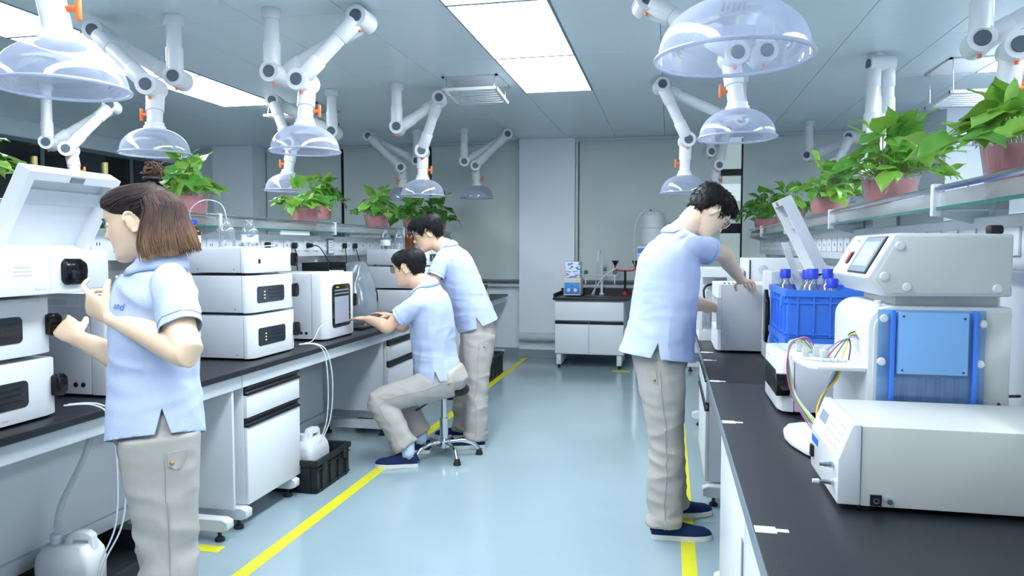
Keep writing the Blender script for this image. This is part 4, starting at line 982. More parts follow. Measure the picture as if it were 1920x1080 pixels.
# eyewash
t = thing('eyewash', 'red eyewash fountain with two dark cups beside the sink', 'eyewash', (-0.52, 8.95, 0.827))
MB().lathe([(0, 0), (0.035, 0), (0.035, 0.015), (0.02, 0.03), (0.018, 0.05)], 16).build('base', 'red_enamel', t)
MB().tube([(0, 0, 0.03), (0, 0, 0.30)], 0.015, 12).build('stem', 'black_plastic', t)
MB().tube(catmull([(-0.12, 0, 0.36), (-0.115, 0, 0.315), (-0.06, 0, 0.30), (0.06, 0, 0.30), (0.115, 0, 0.315), (0.12, 0, 0.36)], 6), 0.011, 10).build('fork', 'red_enamel', t)
for x in (-0.12, 0.12): MB().lathe([(0.012, 0.36), (0.018, 0.37), (0.045, 0.42), (0.04, 0.42), (0, 0.385)], 16, (x, 0, 0)).build('cup', 'black_plastic', t)
# ultrasonic bath with patterned bag on top
t = thing('ultrasonic_bath', 'white and blue bath with two dials on the sink counter', 'instrument', (-1.12, 8.72, 0.827))
MB().box(-0.10, 0.10, -0.13, 0.13, 0.012, 0.22, bev=0.006).build('housing', 'beige_white', t)
f = MB().box(-0.09, 0.09, -0.134, -0.1305, 0.03, 0.165, bev=0.001).build('blue_front', 'blue_front', t)
for x in (-0.04, 0.04): MB().cyl((x, -0.1345, 0.075), (x, -0.15, 0.075), 0.024, 0.02, 16).build('dial', 'white_plastic', f)
MB().box(-0.012, 0.012, -0.136, -0.1342, 0.115, 0.135).build('switch', 'green_plastic', f)
MB().box(0.045, 0.085, -0.132, -0.1305, 0.178, 0.20).build('sticker', 'label_yellow', t)
for x in (-0.07, 0.07):
    for y in (-0.1, 0.1): MB().cyl((x, y, 0), (x, y, 0.0125), 0.012, 0.012, 10).build('foot', 'black_rubber', t)
m = M['bag_pattern']; nt = m.node_tree; b = nt.nodes['Principled BSDF']
tc = nt.nodes.new('ShaderNodeTexCoord'); mp = nt.nodes.new('ShaderNodeMapping'); mp.inputs['Rotation'].default_value = (0, R(35), 0); mp.inputs['Scale'].default_value = (1.0, 1.0, 2.4)
nz = nt.nodes.new('ShaderNodeTexNoise'); nz.inputs['Scale'].default_value = 16; cr = nt.nodes.new('ShaderNodeValToRGB')
cr.color_ramp.elements[0].position = 0.52; cr.color_ramp.elements[0].color = lin('#e6ecf6'); cr.color_ramp.elements[1].position = 0.6; cr.color_ramp.elements[1].color = lin('#5b7fd0')
nt.links.new(tc.outputs['Object'], mp.inputs[0]); nt.links.new(mp.outputs[0], nz.inputs[0]); nt.links.new(nz.outputs[0], cr.inputs[0]); nt.links.new(cr.outputs[0], b.inputs['Base Color'])
tag(MB().box(-1.21, -1.03, 8.62, 8.84, 1.048, 1.24, bev=0.012).build('storage_box', 'bag_pattern'), 'blue and white patterned box on top of the bath', 'box')
# water purifier on a stand
t = thing('water_purifier', 'white water purifier with round tank behind the bending man', 'purifier', (-0.24, 8.85, 0))
for x in (-0.15, 0.15):
    for y in (-0.16, 0.16):
        l = MB().box(x - 0.012, x + 0.012, y - 0.012, y + 0.012, 0.06, 0.83).build('leg', 'steel', t)
        MB().cyl((x - 0.012, y, 0.028), (x + 0.012, y, 0.028), 0.028, 0.028, 14).build('caster', 'trim_grey', l)
        MB().box(x - 0.015, x + 0.015, y - 0.015, y + 0.015, 0.05, 0.07).build('caster_fork', 'steel', l)
MB().box(-0.18, 0.18, -0.19, 0.19, 0.831, 0.85, bev=0.003).build('top_plate', 'white_metal', t)
MB().box(-0.18, 0.18, -0.19, 0.19, 0.20, 0.215, bev=0.003).build('lower_plate', 'white_metal', t)
MB().box(-0.13, 0.16, -0.12, 0.16, 0.851, 1.42, bev=0.008).build('housing', 'white_plastic', t)
MB().box(-0.125, 0.0, -0.126, -0.1205, 1.34, 1.40, bev=0.001).build('blue_display', 'blue_front', t)
MB().lathe([(0, 1.421), (0.12, 1.425), (0.14, 1.45), (0.142, 1.62), (0.135, 1.63), (0.142, 1.64), (0.14, 1.78), (0.11, 1.82), (0.02, 1.83), (0.02, 1.845), (0, 1.845)], 28, (0.04, 0.02, 0)).build('tank', 'white_plastic', t)
MB().tube(catmull([(0.0, -0.02, 1.84), (-0.06, -0.05, 1.84), (-0.15, -0.06, 1.7), (-0.17, -0.06, 1.5), (-0.16, -0.06, 1.2)], 8), 0.006, 8).build('hose', 'tube_white', t)
MB().cyl((0.02, 0.0, 1.84), (0.02, 0.0, 1.855), 0.014, 0.014, 10).build('port', 'blue_cap', t)

# ------------------------------------------------------------------ potted plants
def leaf_mesh(name, L, W, droop, fold, m):
    rows = []; n = 9
    for i in range(n + 1):
        u = i / n
        w = W * (1.45 * math.sin(math.pi * min(1, u * 0.86 + 0.16)) ** 0.8 * (1 - u) ** 0.45) * 0.62 if i < n else 0.0
        y = L * u; z = -droop * L * u * u + 0.10 * L * u
        row = []
        for k in (-2, -1, 0, 1, 2):
            s = k / 2
            row.append(V(s * w, y - 0.06 * L * abs(s) * (1 - u) * (1.6 if u < 0.2 else 0.4), z + fold * w * abs(s) - 0.25 * w * s * s + 0.004 * math.sin(u * 9 + k)))
        rows.append(row)
    mb = MB().grid(rows)
    bmesh.ops.remove_doubles(mb.bm, verts=mb.bm.verts, dist=1e-5)
    me = bpy.data.meshes.new(name); mb.bm.to_mesh(me); mb.bm.free(); me.materials.append(M[m]); me.shade_smooth()
    return me
LEAF = [leaf_mesh('leaf_mesh', 0.115, 0.062, d, f, m) for d, f, m in ((0.35, 0.35, 'leaf_a'), (0.6, 0.2, 'leaf_b'), (0.2, 0.5, 'leaf_a'), (0.5, 0.3, 'leaf_c'), (0.15, 0.25, 'leaf_b'))]
LEAFY = leaf_mesh('leaf_mesh_yellow', 0.10, 0.055, 0.5, 0.3, 'leaf_yellow')
pot_me = {}
def plant(label, loc, seed, n=42, spread=0.17, height=0.17, pot=True, lean=(0, 0), size=1.0, bias=None, dark=False, potk=1.42, yellow=0):
    t = thing('potted_plant', label, 'potted plant', loc, 0, 'green pothos plants in pink pots')
    rnd = random.Random(seed)
    if not pot_me:
        p = MB().lathe([(0, 0.004), (0.058, 0.004), (0.060, 0.010), (0.078, 0.118), (0.075, 0.119), (0.0, 0.10)], 28).build('pot', 'pot_pink', t, smooth=40)
        c = MB().lathe([(0.064, 0.0), (0.066, 0.004), (0.084, 0.126), (0.090, 0.128), (0.090, 0.134), (0.082, 0.135)], 28).build('outer_pot', 'pot_clear', t, smooth=40)
        s_ = MB().lathe([(0, 0.112), (0.05, 0.115), (0.077, 0.108)], 20).build('soil', 'soil', t)
        pot_me.update(p=p.data, c=c.data, s=s_.data)
    else:
        for nm, k in (('pot', 'p'), ('outer_pot', 'c'), ('soil', 's')):
            o = bpy.data.objects.new(nm, pot_me[k]); COL.objects.link(o); o.parent = t
    for ch in t.children: ch.scale = (potk, potk, potk)
    st = MB(); zt = 0.112 * potk
    n = int(n * 1.35)
    for i in range(n):
        a = rnd.uniform(0, 2 * math.pi) if bias is None or rnd.random() < 0.35 else rnd.gauss(bias, 0.7)
        rr = spread * (0.18 + 0.82 * rnd.random() ** 0.75); hh = height * (1.0 - 0.75 * (rr / spread) ** 1.6) * rnd.uniform(0.55, 1.15) - (0.02 * (rr / spread) ** 2) + 0.01
        if i < n * 0.14: rr *= 0.45; hh = height * rnd.uniform(0.9, 1.35)
        p0 = V(0.045 * potk * math.cos(a) * rnd.random(), 0.045 * potk * math.sin(a) * rnd.random(), zt)
        p2 = V(rr * math.cos(a) + lean[0] * rr / spread, rr * math.sin(a) + lean[1] * rr / spread, zt + hh)
        p1 = p0.lerp(p2, 0.5) + V(0, 0, 0.35 * abs(hh) + 0.02)
        path = catmull([p0, p1, p2], 4)
        st.tube(path, 0.0022 * size, 5)
        me = LEAF[rnd.randrange(5)] if not dark else LEAF[rnd.choice((0, 3, 3, 2))]
        if i < yellow: me = LEAFY
        o = bpy.data.objects.new('leaf', me); COL.objects.link(o); o.parent = t
        d = (p2 - path[-3]); d.normalize(); yaw_ = math.atan2(d.y, d.x) - math.pi / 2 + rnd.gauss(0, 0.45)
        pit = math.asin(max(-1, min(1, d.z))) * 0.6 + rnd.gauss(-0.05, 0.3)
        if i < n * 0.14: pit = rnd.uniform(0.6, 1.2)
        o.rotation_mode = 'XYZ'; o.rotation_euler = (pit, rnd.gauss(0, 0.35), yaw_)
        o.location = p2; s = size * rnd.uniform(0.55, 1.05); o.scale = (s * rnd.uniform(0.9, 1.15), s, s)
    st.build('stems', 'stem_green', t, smooth=60)
    return t
SH = 1.536
plant('pothos in pink pot behind the woman on the left shelf', (-2.80, 3.86, SH), 11, 46, 0.17, 0.20, size=1.0)
plant('pothos with a yellow leaf in pink pot above the column oven', (-2.80, 5.27, SH), 12, 52, 0.21, 0.18, size=1.0, yellow=2)
plant('dark leafy plant in pink pot on the far side of the left bench', (-3.30, 6.55, SH + 0.14), 13, 34, 0.20, 0.17, size=1.05, dark=True, bias=0.4)
plant('pothos in pink pot on the left shelf left of the standing man', (-2.80, 6.73, SH), 14, 40, 0.22, 0.21, size=1.15)
plant('dark pothos in pink pot just behind the standing man', (-2.79, 7.75, SH), 15, 40, 0.24, 0.20, size=1.1, dark=True)
plant('farthest pothos on the left shelf right of the standing man', (-2.78, 8.55, SH), 16, 44, 0.26, 0.26, size=1.15, dark=True)
plant('pothos cut off by the left image edge', (-2.82, 2.42, SH), 17, 44, 0.20, 0.20, size=1.0, bias=0.2)
plant('farthest pothos on the right shelf beside the bright window', (1.0, 8.2, SH), 21, 52, 0.30, 0.22, size=1.2, dark=True)
plant('small pothos half hidden behind the propped lid on the right shelf', (1.0, 6.6, SH), 22, 40, 0.22, 0.17, size=1.0)
plant('pothos in pink pot right of the propped lid on the right shelf', (0.985, 4.95, SH), 23, 50, 0.20, 0.19, size=0.95)
plant('large bushy pothos in pink pot in the middle of the right shelf', (0.985, 3.66, SH), 24, 64, 0.23, 0.20, size=1.15, potk=1.45)
plant('nearest pothos with long trailing leaves at the right image edge', (0.985, 2.36, SH), 25, 34, 0.24, 0.10, size=1.0, potk=1.3, bias=3.4)
# things on the shelves
t = thing('label_printer', 'grey printer on the far side of the left bench behind the plants', 'printer', (-3.35, 6.55, 1.30))
MB().box(-0.2, 0.2, -0.33, 0.33, 0, 0.33, bev=0.01).build('housing', 'side_grey', t)
MB().box(0.2, 0.204, -0.2, 0.2, 0.20, 0.225).build('slot', 'black_plastic', t)
t2 = MB().box(-3.56, -3.12, 6.2, 6.9, WZ, 1.2995, bev=0.004).build('storage_stand', 'trim_grey', label='grey stand carrying the printer on the far side of the left bench', cat='stand')
for i, (y, l, x, z) in enumerate(((4.35, 0.35, -2.80, SH), (7.15, 0.3, -2.80, SH), (3.2, 0.42, 1.0, SH), (4.35, 0.45, 1.02, SH), (1.75, 0.4, 1.02, SH))):
    lab = ('white tray on the left shelf between the two nearest plants', 'white tray on the left shelf behind the clear bottles', 'white tray on the right shelf left of the nearest plant', 'white tray on the right shelf behind the bushy pothos', 'white tray on the right shelf at the image edge')[i]
    tt = thing('shelf_tray', lab, 'tray', (x, y, z), 0, 'white trays on the shelves')
    MB().box(-0.075, 0.075, -l/2, l/2, 0, 0.004).box(-0.075, -0.071, -l/2, l/2, 0.004, 0.06).box(0.071, 0.075, -l/2, l/2, 0.004, 0.06).box(-0.071, 0.071, -l/2, -l/2 + 0.004, 0.004, 0.06).box(-0.071, 0.071, l/2 - 0.004, l/2, 0.004, 0.06).build('tray_body', 'paper_white', tt)
    for k in range(3): MB().box(-0.06, 0.06, -l/2 + 0.02 + k * l/3, -l/2 + 0.01 + (k + 0.8) * l/3, 0.005, 0.03 + 0.008 * k).build('box_insert', 'side_grey', tt)
# bottles on the instrument stacks
TZ = WZ + 0.449 + 0.1425
bottle('clear empty glass bottle on the middle stack, left of the pair', (-2.40, 3.64, TZ), 0.165, 0.043, 'bottle_glass', capped=False)
bottle('clear empty glass bottle on the middle stack, right of the pair', (-2.31, 3.72, TZ), 0.16, 0.046, 'bottle_glass', capped=False, liquid='bag_pattern')
bottle('amber glass bottle with blue cap behind the woman', (-2.60, 3.62, TZ), 0.15, 0.043, 'amber', liquid='paper_white')
tag(MB().tube(catmull([(-2.40, 3.64, TZ + 0.16), (-2.42, 3.62, TZ + 0.24), (-2.50, 3.58, TZ + 0.26), (-2.60, 3.6, TZ + 0.2), (-2.64, 3.7, TZ + 0.1)], 8), 0.003, 8).build('tubing', 'tube_white'), 'thin white tubing from the left clear bottle on the middle stack', 'tubing')
tag(MB().tube(catmull([(-2.36, 3.58, TZ + 0.004), (-2.28, 3.66, TZ + 0.004), (-2.20, 3.78, TZ + 0.012), (-2.25, 3.86, TZ + 0.004)], 8), 0.003, 8).build('tubing', 'tube_white'), 'thin white tubing lying on top of the middle stack', 'tubing')
TZ3 = WZ + 0.427 + 0.1505
for k, (x, y, m_, c, l) in enumerate(((-2.56, 6.36, 'bottle_glass', False, 'clear bottle with tubing on the far stack, leftmost of three'), (-2.45, 6.42, 'bottle_glass', False, 'clear bottle on the far stack, middle of three'), (-2.36, 6.46, 'amber', True, 'amber bottle with blue cap on the far stack'))):
    bottle(l, (x, y, TZ3), 0.19, 0.046, m_, capped=c, liquid='paper_white' if k == 0 else None)
bottle('small dark bottle with blue cap on the shelf behind the standing man', (-2.76, 8.2, SH), 0.19, 0.045, 'amber')
# drain tubing over the bench edge
for k, (y, ys_, l) in enumerate(((3.93, 4.02, 'twin white drain tubes hanging over the bench edge below the middle stack'), (2.24, 2.30, 'twin white drain tubes hanging over the bench edge beside the woman'))):
    t = thing('drain_tubing', l, 'tubing', (-2.0, y, WZ), 0)
    for q in (0, 0.02):
        MB().tube(catmull([(-0.10, -0.06 + q, 0.03), (-0.02, -0.01 + q, 0.025), (0.02 + q * 0.5, 0.02 + q, -0.03), (0.035 + q, 0.03 + q, -0.2), (0.03 + q * 0.6, 0.02 + q, -0.42), (-0.0, -0.03 + q, -0.56)] + ([(-0.03, 0.0, -0.70)] if k else []), 10), 0.0032, 8).build('tube', 'tube_white', t)
tag(MB().tube(catmull([(-2.13, 4.0, WZ + 0.02), (-2.11, 4.06, WZ + 0.03), (-2.10, 4.13, WZ + 0.10), (-2.105, 4.20, WZ + 0.11)], 8), 0.0028, 8).build('tubing', 'tube_white'), 'thin tube between the middle stack and the column oven', 'tubing')
# jugs
def jug(label, loc, rz, k=1.0):
    t = thing('plastic_jug', label, 'jug', loc, rz)
    sec = [(0.088, 0.0, 0.03), (0.098, 0.01, 0.03), (0.10, 0.14, 0.03), (0.095, 0.175, 0.03), (0.075, 0.215, 0.025)]
    mb = MB()
    rows = []
    for r, z, c in sec:
        rows.append([V(x * k, y * k, z * k) for x, y in rrect(0, 0, r * 2.3, r * 1.55, c, 4)])
    for q in rows: q.append(q[0].copy())
    mb.grid(rows); mb.bm.faces.new([mb.bm.verts.new(p) for p in rows[0][:-1]]); mb.bm.faces.new([mb.bm.verts.new(p) for p in rows[-1][:-1]])
    bmesh.ops.remove_doubles(mb.bm, verts=mb.bm.verts, dist=1e-4)
    mb.build('body', 'jug_white', t, smooth=60)
    MB().lathe([(0.028 * k, 0.205 * k), (0.024 * k, 0.225 * k), (0.024 * k, 0.25 * k), (0.0, 0.25 * k)], 18, (-0.055 * k, 0, 0)).build('neck', 'jug_white', t)
    MB().prism([(-0.02 * k, 0.205 * k), (-0.005 * k, 0.245 * k), (0.015 * k, 0.262 * k), (0.075 * k, 0.262 * k), (0.098 * k, 0.245 * k), (0.108 * k, 0.15 * k), (0.088 * k, 0.15 * k), (0.078 * k, 0.228 * k), (0.02 * k, 0.232 * k), (0.012 * k, 0.205 * k)], 'y', -0.022 * k, 0.022 * k, bev=0.006 * k).build('handle', 'jug_white', t)
    return t
t = thing('spill_tray', 'black spill tray under the left bench below the woman', 'tray', (-2.38, 2.52, 0))
MB().box(-0.24, 0.24, -0.35, 0.35, 0, 0.008).box(-0.24, -0.232, -0.35, 0.35, 0.008, 0.10).box(0.232, 0.24, -0.35, 0.35, 0.008, 0.10).box(-0.232, 0.232, -0.35, -0.342, 0.008, 0.10).box(-0.232, 0.232, 0.342, 0.35, 0.008, 0.10).build('shell', 'dark_crate', t)
MB().box(-0.25, -0.24, -0.36, 0.36, 0.09, 0.105).box(0.24, 0.25, -0.36, 0.36, 0.09, 0.105).build('rim', 'dark_crate', t)
jug('white plastic jug with handle on the floor tray beside the woman', (-2.34, 2.44, 0.009), R(14), 0.98)
tag(MB().tube(catmull([(-2.392, 2.427, 0.24), (-2.39, 2.45, 0.36), (-2.33, 2.52, 0.56), (-2.33, 2.58, 0.72)], 8), 0.012, 10).build('drain_hose', 'milky'), 'thick clear hose rising from the jug beside the woman', 'hose')
open_crate('bottle_crate', 'black crate on the floor beside the drawer cabinet', (-2.10, 3.98, 0.0), 0.30, 0.42, 0.19, 'dark_crate', ribs=4)
jug('white plastic jug standing in the black floor crate', (-2.13, 4.02, 0.009), R(90), 1.12)
open_crate('bottle_crate', 'black crate of bottles on the floor by the far end of the left bench', (-1.97, 7.65, 0.0), 0.30, 0.62, 0.24, 'dark_crate', ribs=4)
open_crate('bottle_crate', 'black crate on the floor half hidden behind the standing man', (-1.98, 6.66, 0.0), 0.30, 0.5, 0.26, 'dark_crate', ribs=4)
for k, (dx, dy) in enumerate(((0.06, -0.2), (-0.06, -0.1), (0.07, 0.0), (-0.05, 0.1), (0.06, 0.2))):
    bottle('clear bottle in the far floor crate, %s from the near end' % ('first', 'second', 'third', 'fourth', 'fifth')[k], (-1.97 + dx, 7.65 + dy, 0.009), 0.28, 0.04, 'bottle_glass', capped=False, group='bottles in the far floor crate')
tag(MB().box(-2.36, -2.14, 5.25, 5.42, 0.0, 0.16, bev=0.01).build('waste_bin', 'dark_crate'), 'small black bin under the bench behind the stool', 'bin')
# stool
t = thing('lab_stool', 'round black stool with chrome five-star base under the seated man', 'stool', (-1.47, 4.66, 0))
MB().lathe([(0, 0.425), (0.15, 0.425), (0.165, 0.432), (0.172, 0.448), (0.168, 0.468), (0.155, 0.478), (0, 0.482)], 36).build('seat', 'black_rubber', t)
MB().lathe([(0.0, 0.412), (0.10, 0.412), (0.11, 0.424), (0, 0.4245)], 24).build('seat_plate', 'black_plastic', t)
MB().cyl((0, 0, 0.24), (0, 0, 0.412), 0.020, 0.020, 20).build('piston', 'chrome', t)
MB().cyl((0, 0, 0.08), (0, 0, 0.26), 0.028, 0.028, 20).build('column', 'chrome', t)
MB().lathe([(0.0, 0.06), (0.045, 0.062), (0.05, 0.08), (0.04, 0.115), (0.028, 0.12)], 20).build('hub', 'chrome', t)
for k in range(5):
    a = R(20 + 72 * k); u = V(math.cos(a), math.sin(a), 0)
    l = MB().tube(catmull([u * 0.03 + V(0, 0, 0.095), u * 0.12 + V(0, 0, 0.100), u * 0.20 + V(0, 0, 0.075), u * 0.235 + V(0, 0, 0.035)], 5), [0.013] * 16, 12).build('leg', 'chrome', t)
    MB().lathe([(0, 0), (0.024, 0), (0.026, 0.006), (0.020, 0.026), (0.015, 0.042), (0, 0.042)], 16, u * 0.237).build('glide', 'black_rubber', l)
MB().tube([(0.02, -0.02, 0.405), (-0.08, -0.09, 0.375), (-0.15, -0.14, 0.33)], [0.005, 0.005, 0.008], 8).build('lever', 'black_plastic', t)
MB().box(-0.0285, -0.0280, -0.012, 0.012, 0.22, 0.255).build('sticker', 'paper_white', t, smooth=0)
# ------------------------------------------------------------------ people
attr_mat('skin', rough=0.48, spec=0.35, sss=0.06)
attr_mat('hair', rough=0.55, spec=0.25)
mat('polo_blue', '#b3bfdc', 0.8, bump=0.25, bscale=420, spec=0.2)
mat('polo_dark', '#6f96cf', 0.8, spec=0.2)
mat('trouser_khaki', '#aaa6a1', 0.8, bump=0.2, bscale=380, spec=0.2)
mat('trouser_seam', '#96938f', 0.85)
mat('shoe_navy', '#1b2c55', 0.75, bump=0.3, bscale=300, spec=0.2)
mat('sole_white', '#d9dbd6', 0.6)
mat('sock_grey', '#b9c6dc', 0.8)
mat('frame_black', '#16181b', 0.3)
mat('frame_gold', '#d9d2b8', 0.25, metal=0.6)
mat('frame_grey', '#59616b', 0.3)
mat('button_gold', '#b59a5a', 0.3, metal=0.8)
mat('eye_white', '#e4e4e2', 0.2)
mat('eye_dark', '#1a120e', 0.2)

def loft(mb, path, n=22, k=5, caps=True, amp=None):
    """path: (centre, half lateral, half depth, lateral hint); smooth tube through the rings"""
    C_ = [Vector(p[0]) for p in path]; cs = catmull(C_, k); m = len(path); rings = []
    for i, c in enumerate(cs):
        u = i / k; a = min(int(u), m - 2); f = u - a; f2 = f * f * (3 - 2 * f)
        rx = path[a][1] + (path[a+1][1] - path[a][1]) * f2; ry = path[a][2] + (path[a+1][2] - path[a][2]) * f2
        lat = Vector(path[a][3]).lerp(Vector(path[a+1][3]), f)
        t = (cs[min(i+1, len(cs)-1)] - cs[max(i-1, 0)]).normalized()
        x = lat - t * lat.dot(t)
        if x.length < 1e-5: x = t.orthogonal()
        x.normalize(); y = t.cross(x)
        rings.append([c + x * rx * math.cos(2*math.pi*j/n) + y * ry * math.sin(2*math.pi*j/n) for j in range(n)])
    rv = [[mb.bm.verts.new(p) for p in r] for r in rings]
    for a, b in zip(rv, rv[1:]):
        for j in range(n): mb.bm.faces.new((a[j], a[(j+1) % n], b[(j+1) % n], b[j]))
    if caps:
        mb.bm.faces.new(rv[0][::-1]); mb.bm.faces.new(rv[-1])
    return rings
def remesh(mb, voxel, iters=3, fac=0.5, dec=None):
    bmesh.ops.recalc_face_normals(mb.bm, faces=mb.bm.faces)
    me = bpy.data.meshes.new('remesh_source'); mb.bm.to_mesh(me); mb.bm.free()
    o = bpy.data.objects.new('remesh_source', me); COL.objects.link(o)
    r = o.modifiers.new('r', 'REMESH'); r.mode = 'VOXEL'; r.voxel_size = voxel
    s = o.modifiers.new('s', 'SMOOTH'); s.iterations = iters; s.factor = fac
    if dec: d = o.modifiers.new('d', 'DECIMATE'); d.ratio = dec
    dg = bpy.context.evaluated_depsgraph_get()
    out = bpy.data.meshes.new_from_object(o.evaluated_get(dg))
    bpy.data.objects.remove(o); bpy.data.meshes.remove(me)
    return out
def wrinkle(me, fn):
    n = len(me.vertices); no = [v.normal.copy() for v in me.vertices]
    for v, q in zip(me.vertices, no): v.co = v.co + q * fn(v.co)
    me.update()
def ridged(p): return 1.0 - abs(noise.noise(p)) * 2.0

# --- head in its own frame: x right, y forward, z up, origin between the ears
HT = [(-.112, .070, .020, .018), (-.106, .086, .000, .032), (-.092, .093, -.022, .046), (-.072, .089, -.048, .056), (-.05, .091, -.064, .062),
      (-.03, .091, -.074, .067), (-.01, .091, -.082, .070), (.015, .089, -.090, .073), (.035, .094, -.095, .0755), (.06, .090, -.096, .076),
      (.085, .073, -.084, .067), (.10, .050, -.066, .051), (.110, .025, -.042, .031), (.114, .002, -.014, .006)]
def ht(z):
    z = max(HT[0][0], min(HT[-1][0], z))
    for a, b in zip(HT, HT[1:]):
        if z <= b[0]:
            f = (z - a[0]) / (b[0] - a[0]); return [a[i] + (b[i] - a[i]) * f for i in (1, 2, 3)]
    return HT[-1][1:]
def head_pt(a, z, off=0.0):
    """a: azimuth from the front (0) towards the right ear (+90)"""
    f, b, w = ht(z); cy = (f + b) / 2; ry = (f - b) / 2
    s, c = math.sin(a), math.cos(a)
    e = 0.86
    x = w * math.copysign(abs(s) ** e, s); y = cy + ry * math.copysign(abs(c) ** e, c)
    p = V(x, y, z)
    if off:
        n = V(x / max(w, .01) ** 2, (y - cy) / max(ry, .01) ** 2, (z - 0.01) / 0.105 ** 2); n.normalize(); p = p + n * off
    return p
def g(x, s): return math.exp(-(x / s) ** 2)
def interp(t, tab):
    if t <= tab[0][0] or t >= tab[-1][0]: return 0.0
    for a, b in zip(tab, tab[1:]):
        if t <= b[0]: return a[1] + (b[1] - a[1]) * (t - a[0]) / (b[0] - a[0])
NOSE = [(-.040, 0), (-.034, .008), (-.026, .024), (-.018, .025), (-.005, .018), (.012, .011), (.03, .005), (.045, 0)]
def face_pt(a, z):
    p = head_pt(a, z)
    if math.cos(a) > 0:
        x = p.x; d = interp(z, NOSE) * g(x, 0.010 + 0.007 * g(z + .026, .014))
        d -= 0.010 * (g(x - .031, .016) + g(x + .031, .016)) * g(z - .012, .013)
        d += 0.004 * g(z - .033, .010) * g(abs(x) - .028, .022)
        d += 0.0055 * g(x, .020) * g(z + .047, .006) + 0.006 * g(x, .018) * g(z + .060, .006) - 0.004 * g(x, .02) * g(z + .0535, .003) - 0.004 * g(x, .022) * g(z + .073, .007)
        d += 0.004 * g(x, .018) * g(z + .094, .012) + 0.003 * (g(x - .045, .018) + g(x + .045, .018)) * g(z + .008, .02)
        p.y += d
    return p
def head_geo(mb, mt):
    n, m = 84, 66; rows = []
    for i in range(m + 1):
        z = -.1119 + (.2258) * (i / m); rows.append([mt @ face_pt(2 * math.pi * j / n, z) for j in range(n)])
    rv = [[mb.bm.verts.new(p) for p in r] for r in rows]
    for a, b in zip(rv, rv[1:]):
        for j in range(n): mb.bm.faces.new((a[j], a[(j+1) % n], b[(j+1) % n], b[j]))
    mb.bm.faces.new(rv[0][::-1]); mb.bm.faces.new(rv[-1])
    for s in (-1, 1):
        q = mt @ Matrix.Translation((s * .074, -.006, -.004)) @ Matrix.Rotation(s * R(-22), 4, 'Z') @ Matrix.Rotation(R(-10), 4, 'X')
        mb.ball((0, 0, 0), 0.0065, 0.016, 0.028, 14, q)
        arc = [q @ V(s * 0.006, 0.019 * math.cos(R(t)) - 0.002, 0.031 * math.sin(R(t)) + 0.002) for t in (20, 50, 80, 110, 140, 170, 200, 225, 250, 275)]
        mb.tube(catmull(arc, 3), 0.0048, 8)
        mb.ball(q @ V(s * 0.003, 0.002, -0.026), 0.007, n=10)
def hand_geo(mb, wrist, fwd, back, thumb, curls, k=1.0, spread=1.0, thumb_curl=0.3):
    y = Vector(fwd).normalized(); z = Vector(back); z = (z - y * z.dot(y)).normalized(); x = y.cross(z)
    if x.dot(Vector(thumb)) < 0: x = -x
    w = Vector(wrist)
    def T(a, b, c): return w + (x * a + y * b + z * c) * k
    pal = [(T(0, -.02, 0), .027 * k, .020 * k, x), (T(0, .008, 0), .029 * k, .018 * k, x), (T(.002, .045, 0), .040 * k, .0155 * k, x), (T(.001, .078, .001), .042 * k, .0135 * k, x), (T(0, .096, .001), .038 * k, .010 * k, x)]
    loft(mb, pal, 18, 3)
    for i, (px, l, r) in enumerate(((.030, (.044, .026, .021), .0088), (.010, (.050, .030, .022), .0090), (-.011, (.046, .027, .021), .0086), (-.030, (.036, .021, .019), .0076))):
        c = curls[i]; p = T(px, .086, .002); pts = [T(px * .9, .05, .001), p]; ang = 0.0
        for j in range(3):
            ang += c[j]; d = y * math.cos(ang) - z * math.sin(ang) + x * (px * 2.2 * spread) * max(0, math.cos(ang))
            p = p + d.normalized() * l[j] * k; pts.append(p)
        mb.tube(catmull(pts, 4), [(r * (1.02 - 0.30 * q / 16)) * k for q in range(17)], 10); mb.ball(pts[-1], r * 0.72 * k, n=10)
    d0 = (x * 0.75 + y * 0.62 - z * 0.30).normalized(); d1 = (x * 0.35 + y * 0.85 - z * (0.25 + thumb_curl)).normalized(); d2 = (x * 0.05 + y * 0.9 - z * (0.25 + thumb_curl * 1.4)).normalized()
    p0 = T(.018, .020, -.004); p1 = p0 + d0 * .042 * k; p2 = p1 + d1 * .034 * k; p3 = p2 + d2 * .026 * k
    mb.tube(catmull([p0, p1, p2, p3], 4), [(.0135 - .0055 * q / 12) * k for q in range(13)], 10); mb.ball(p3, .0078 * k, n=10)

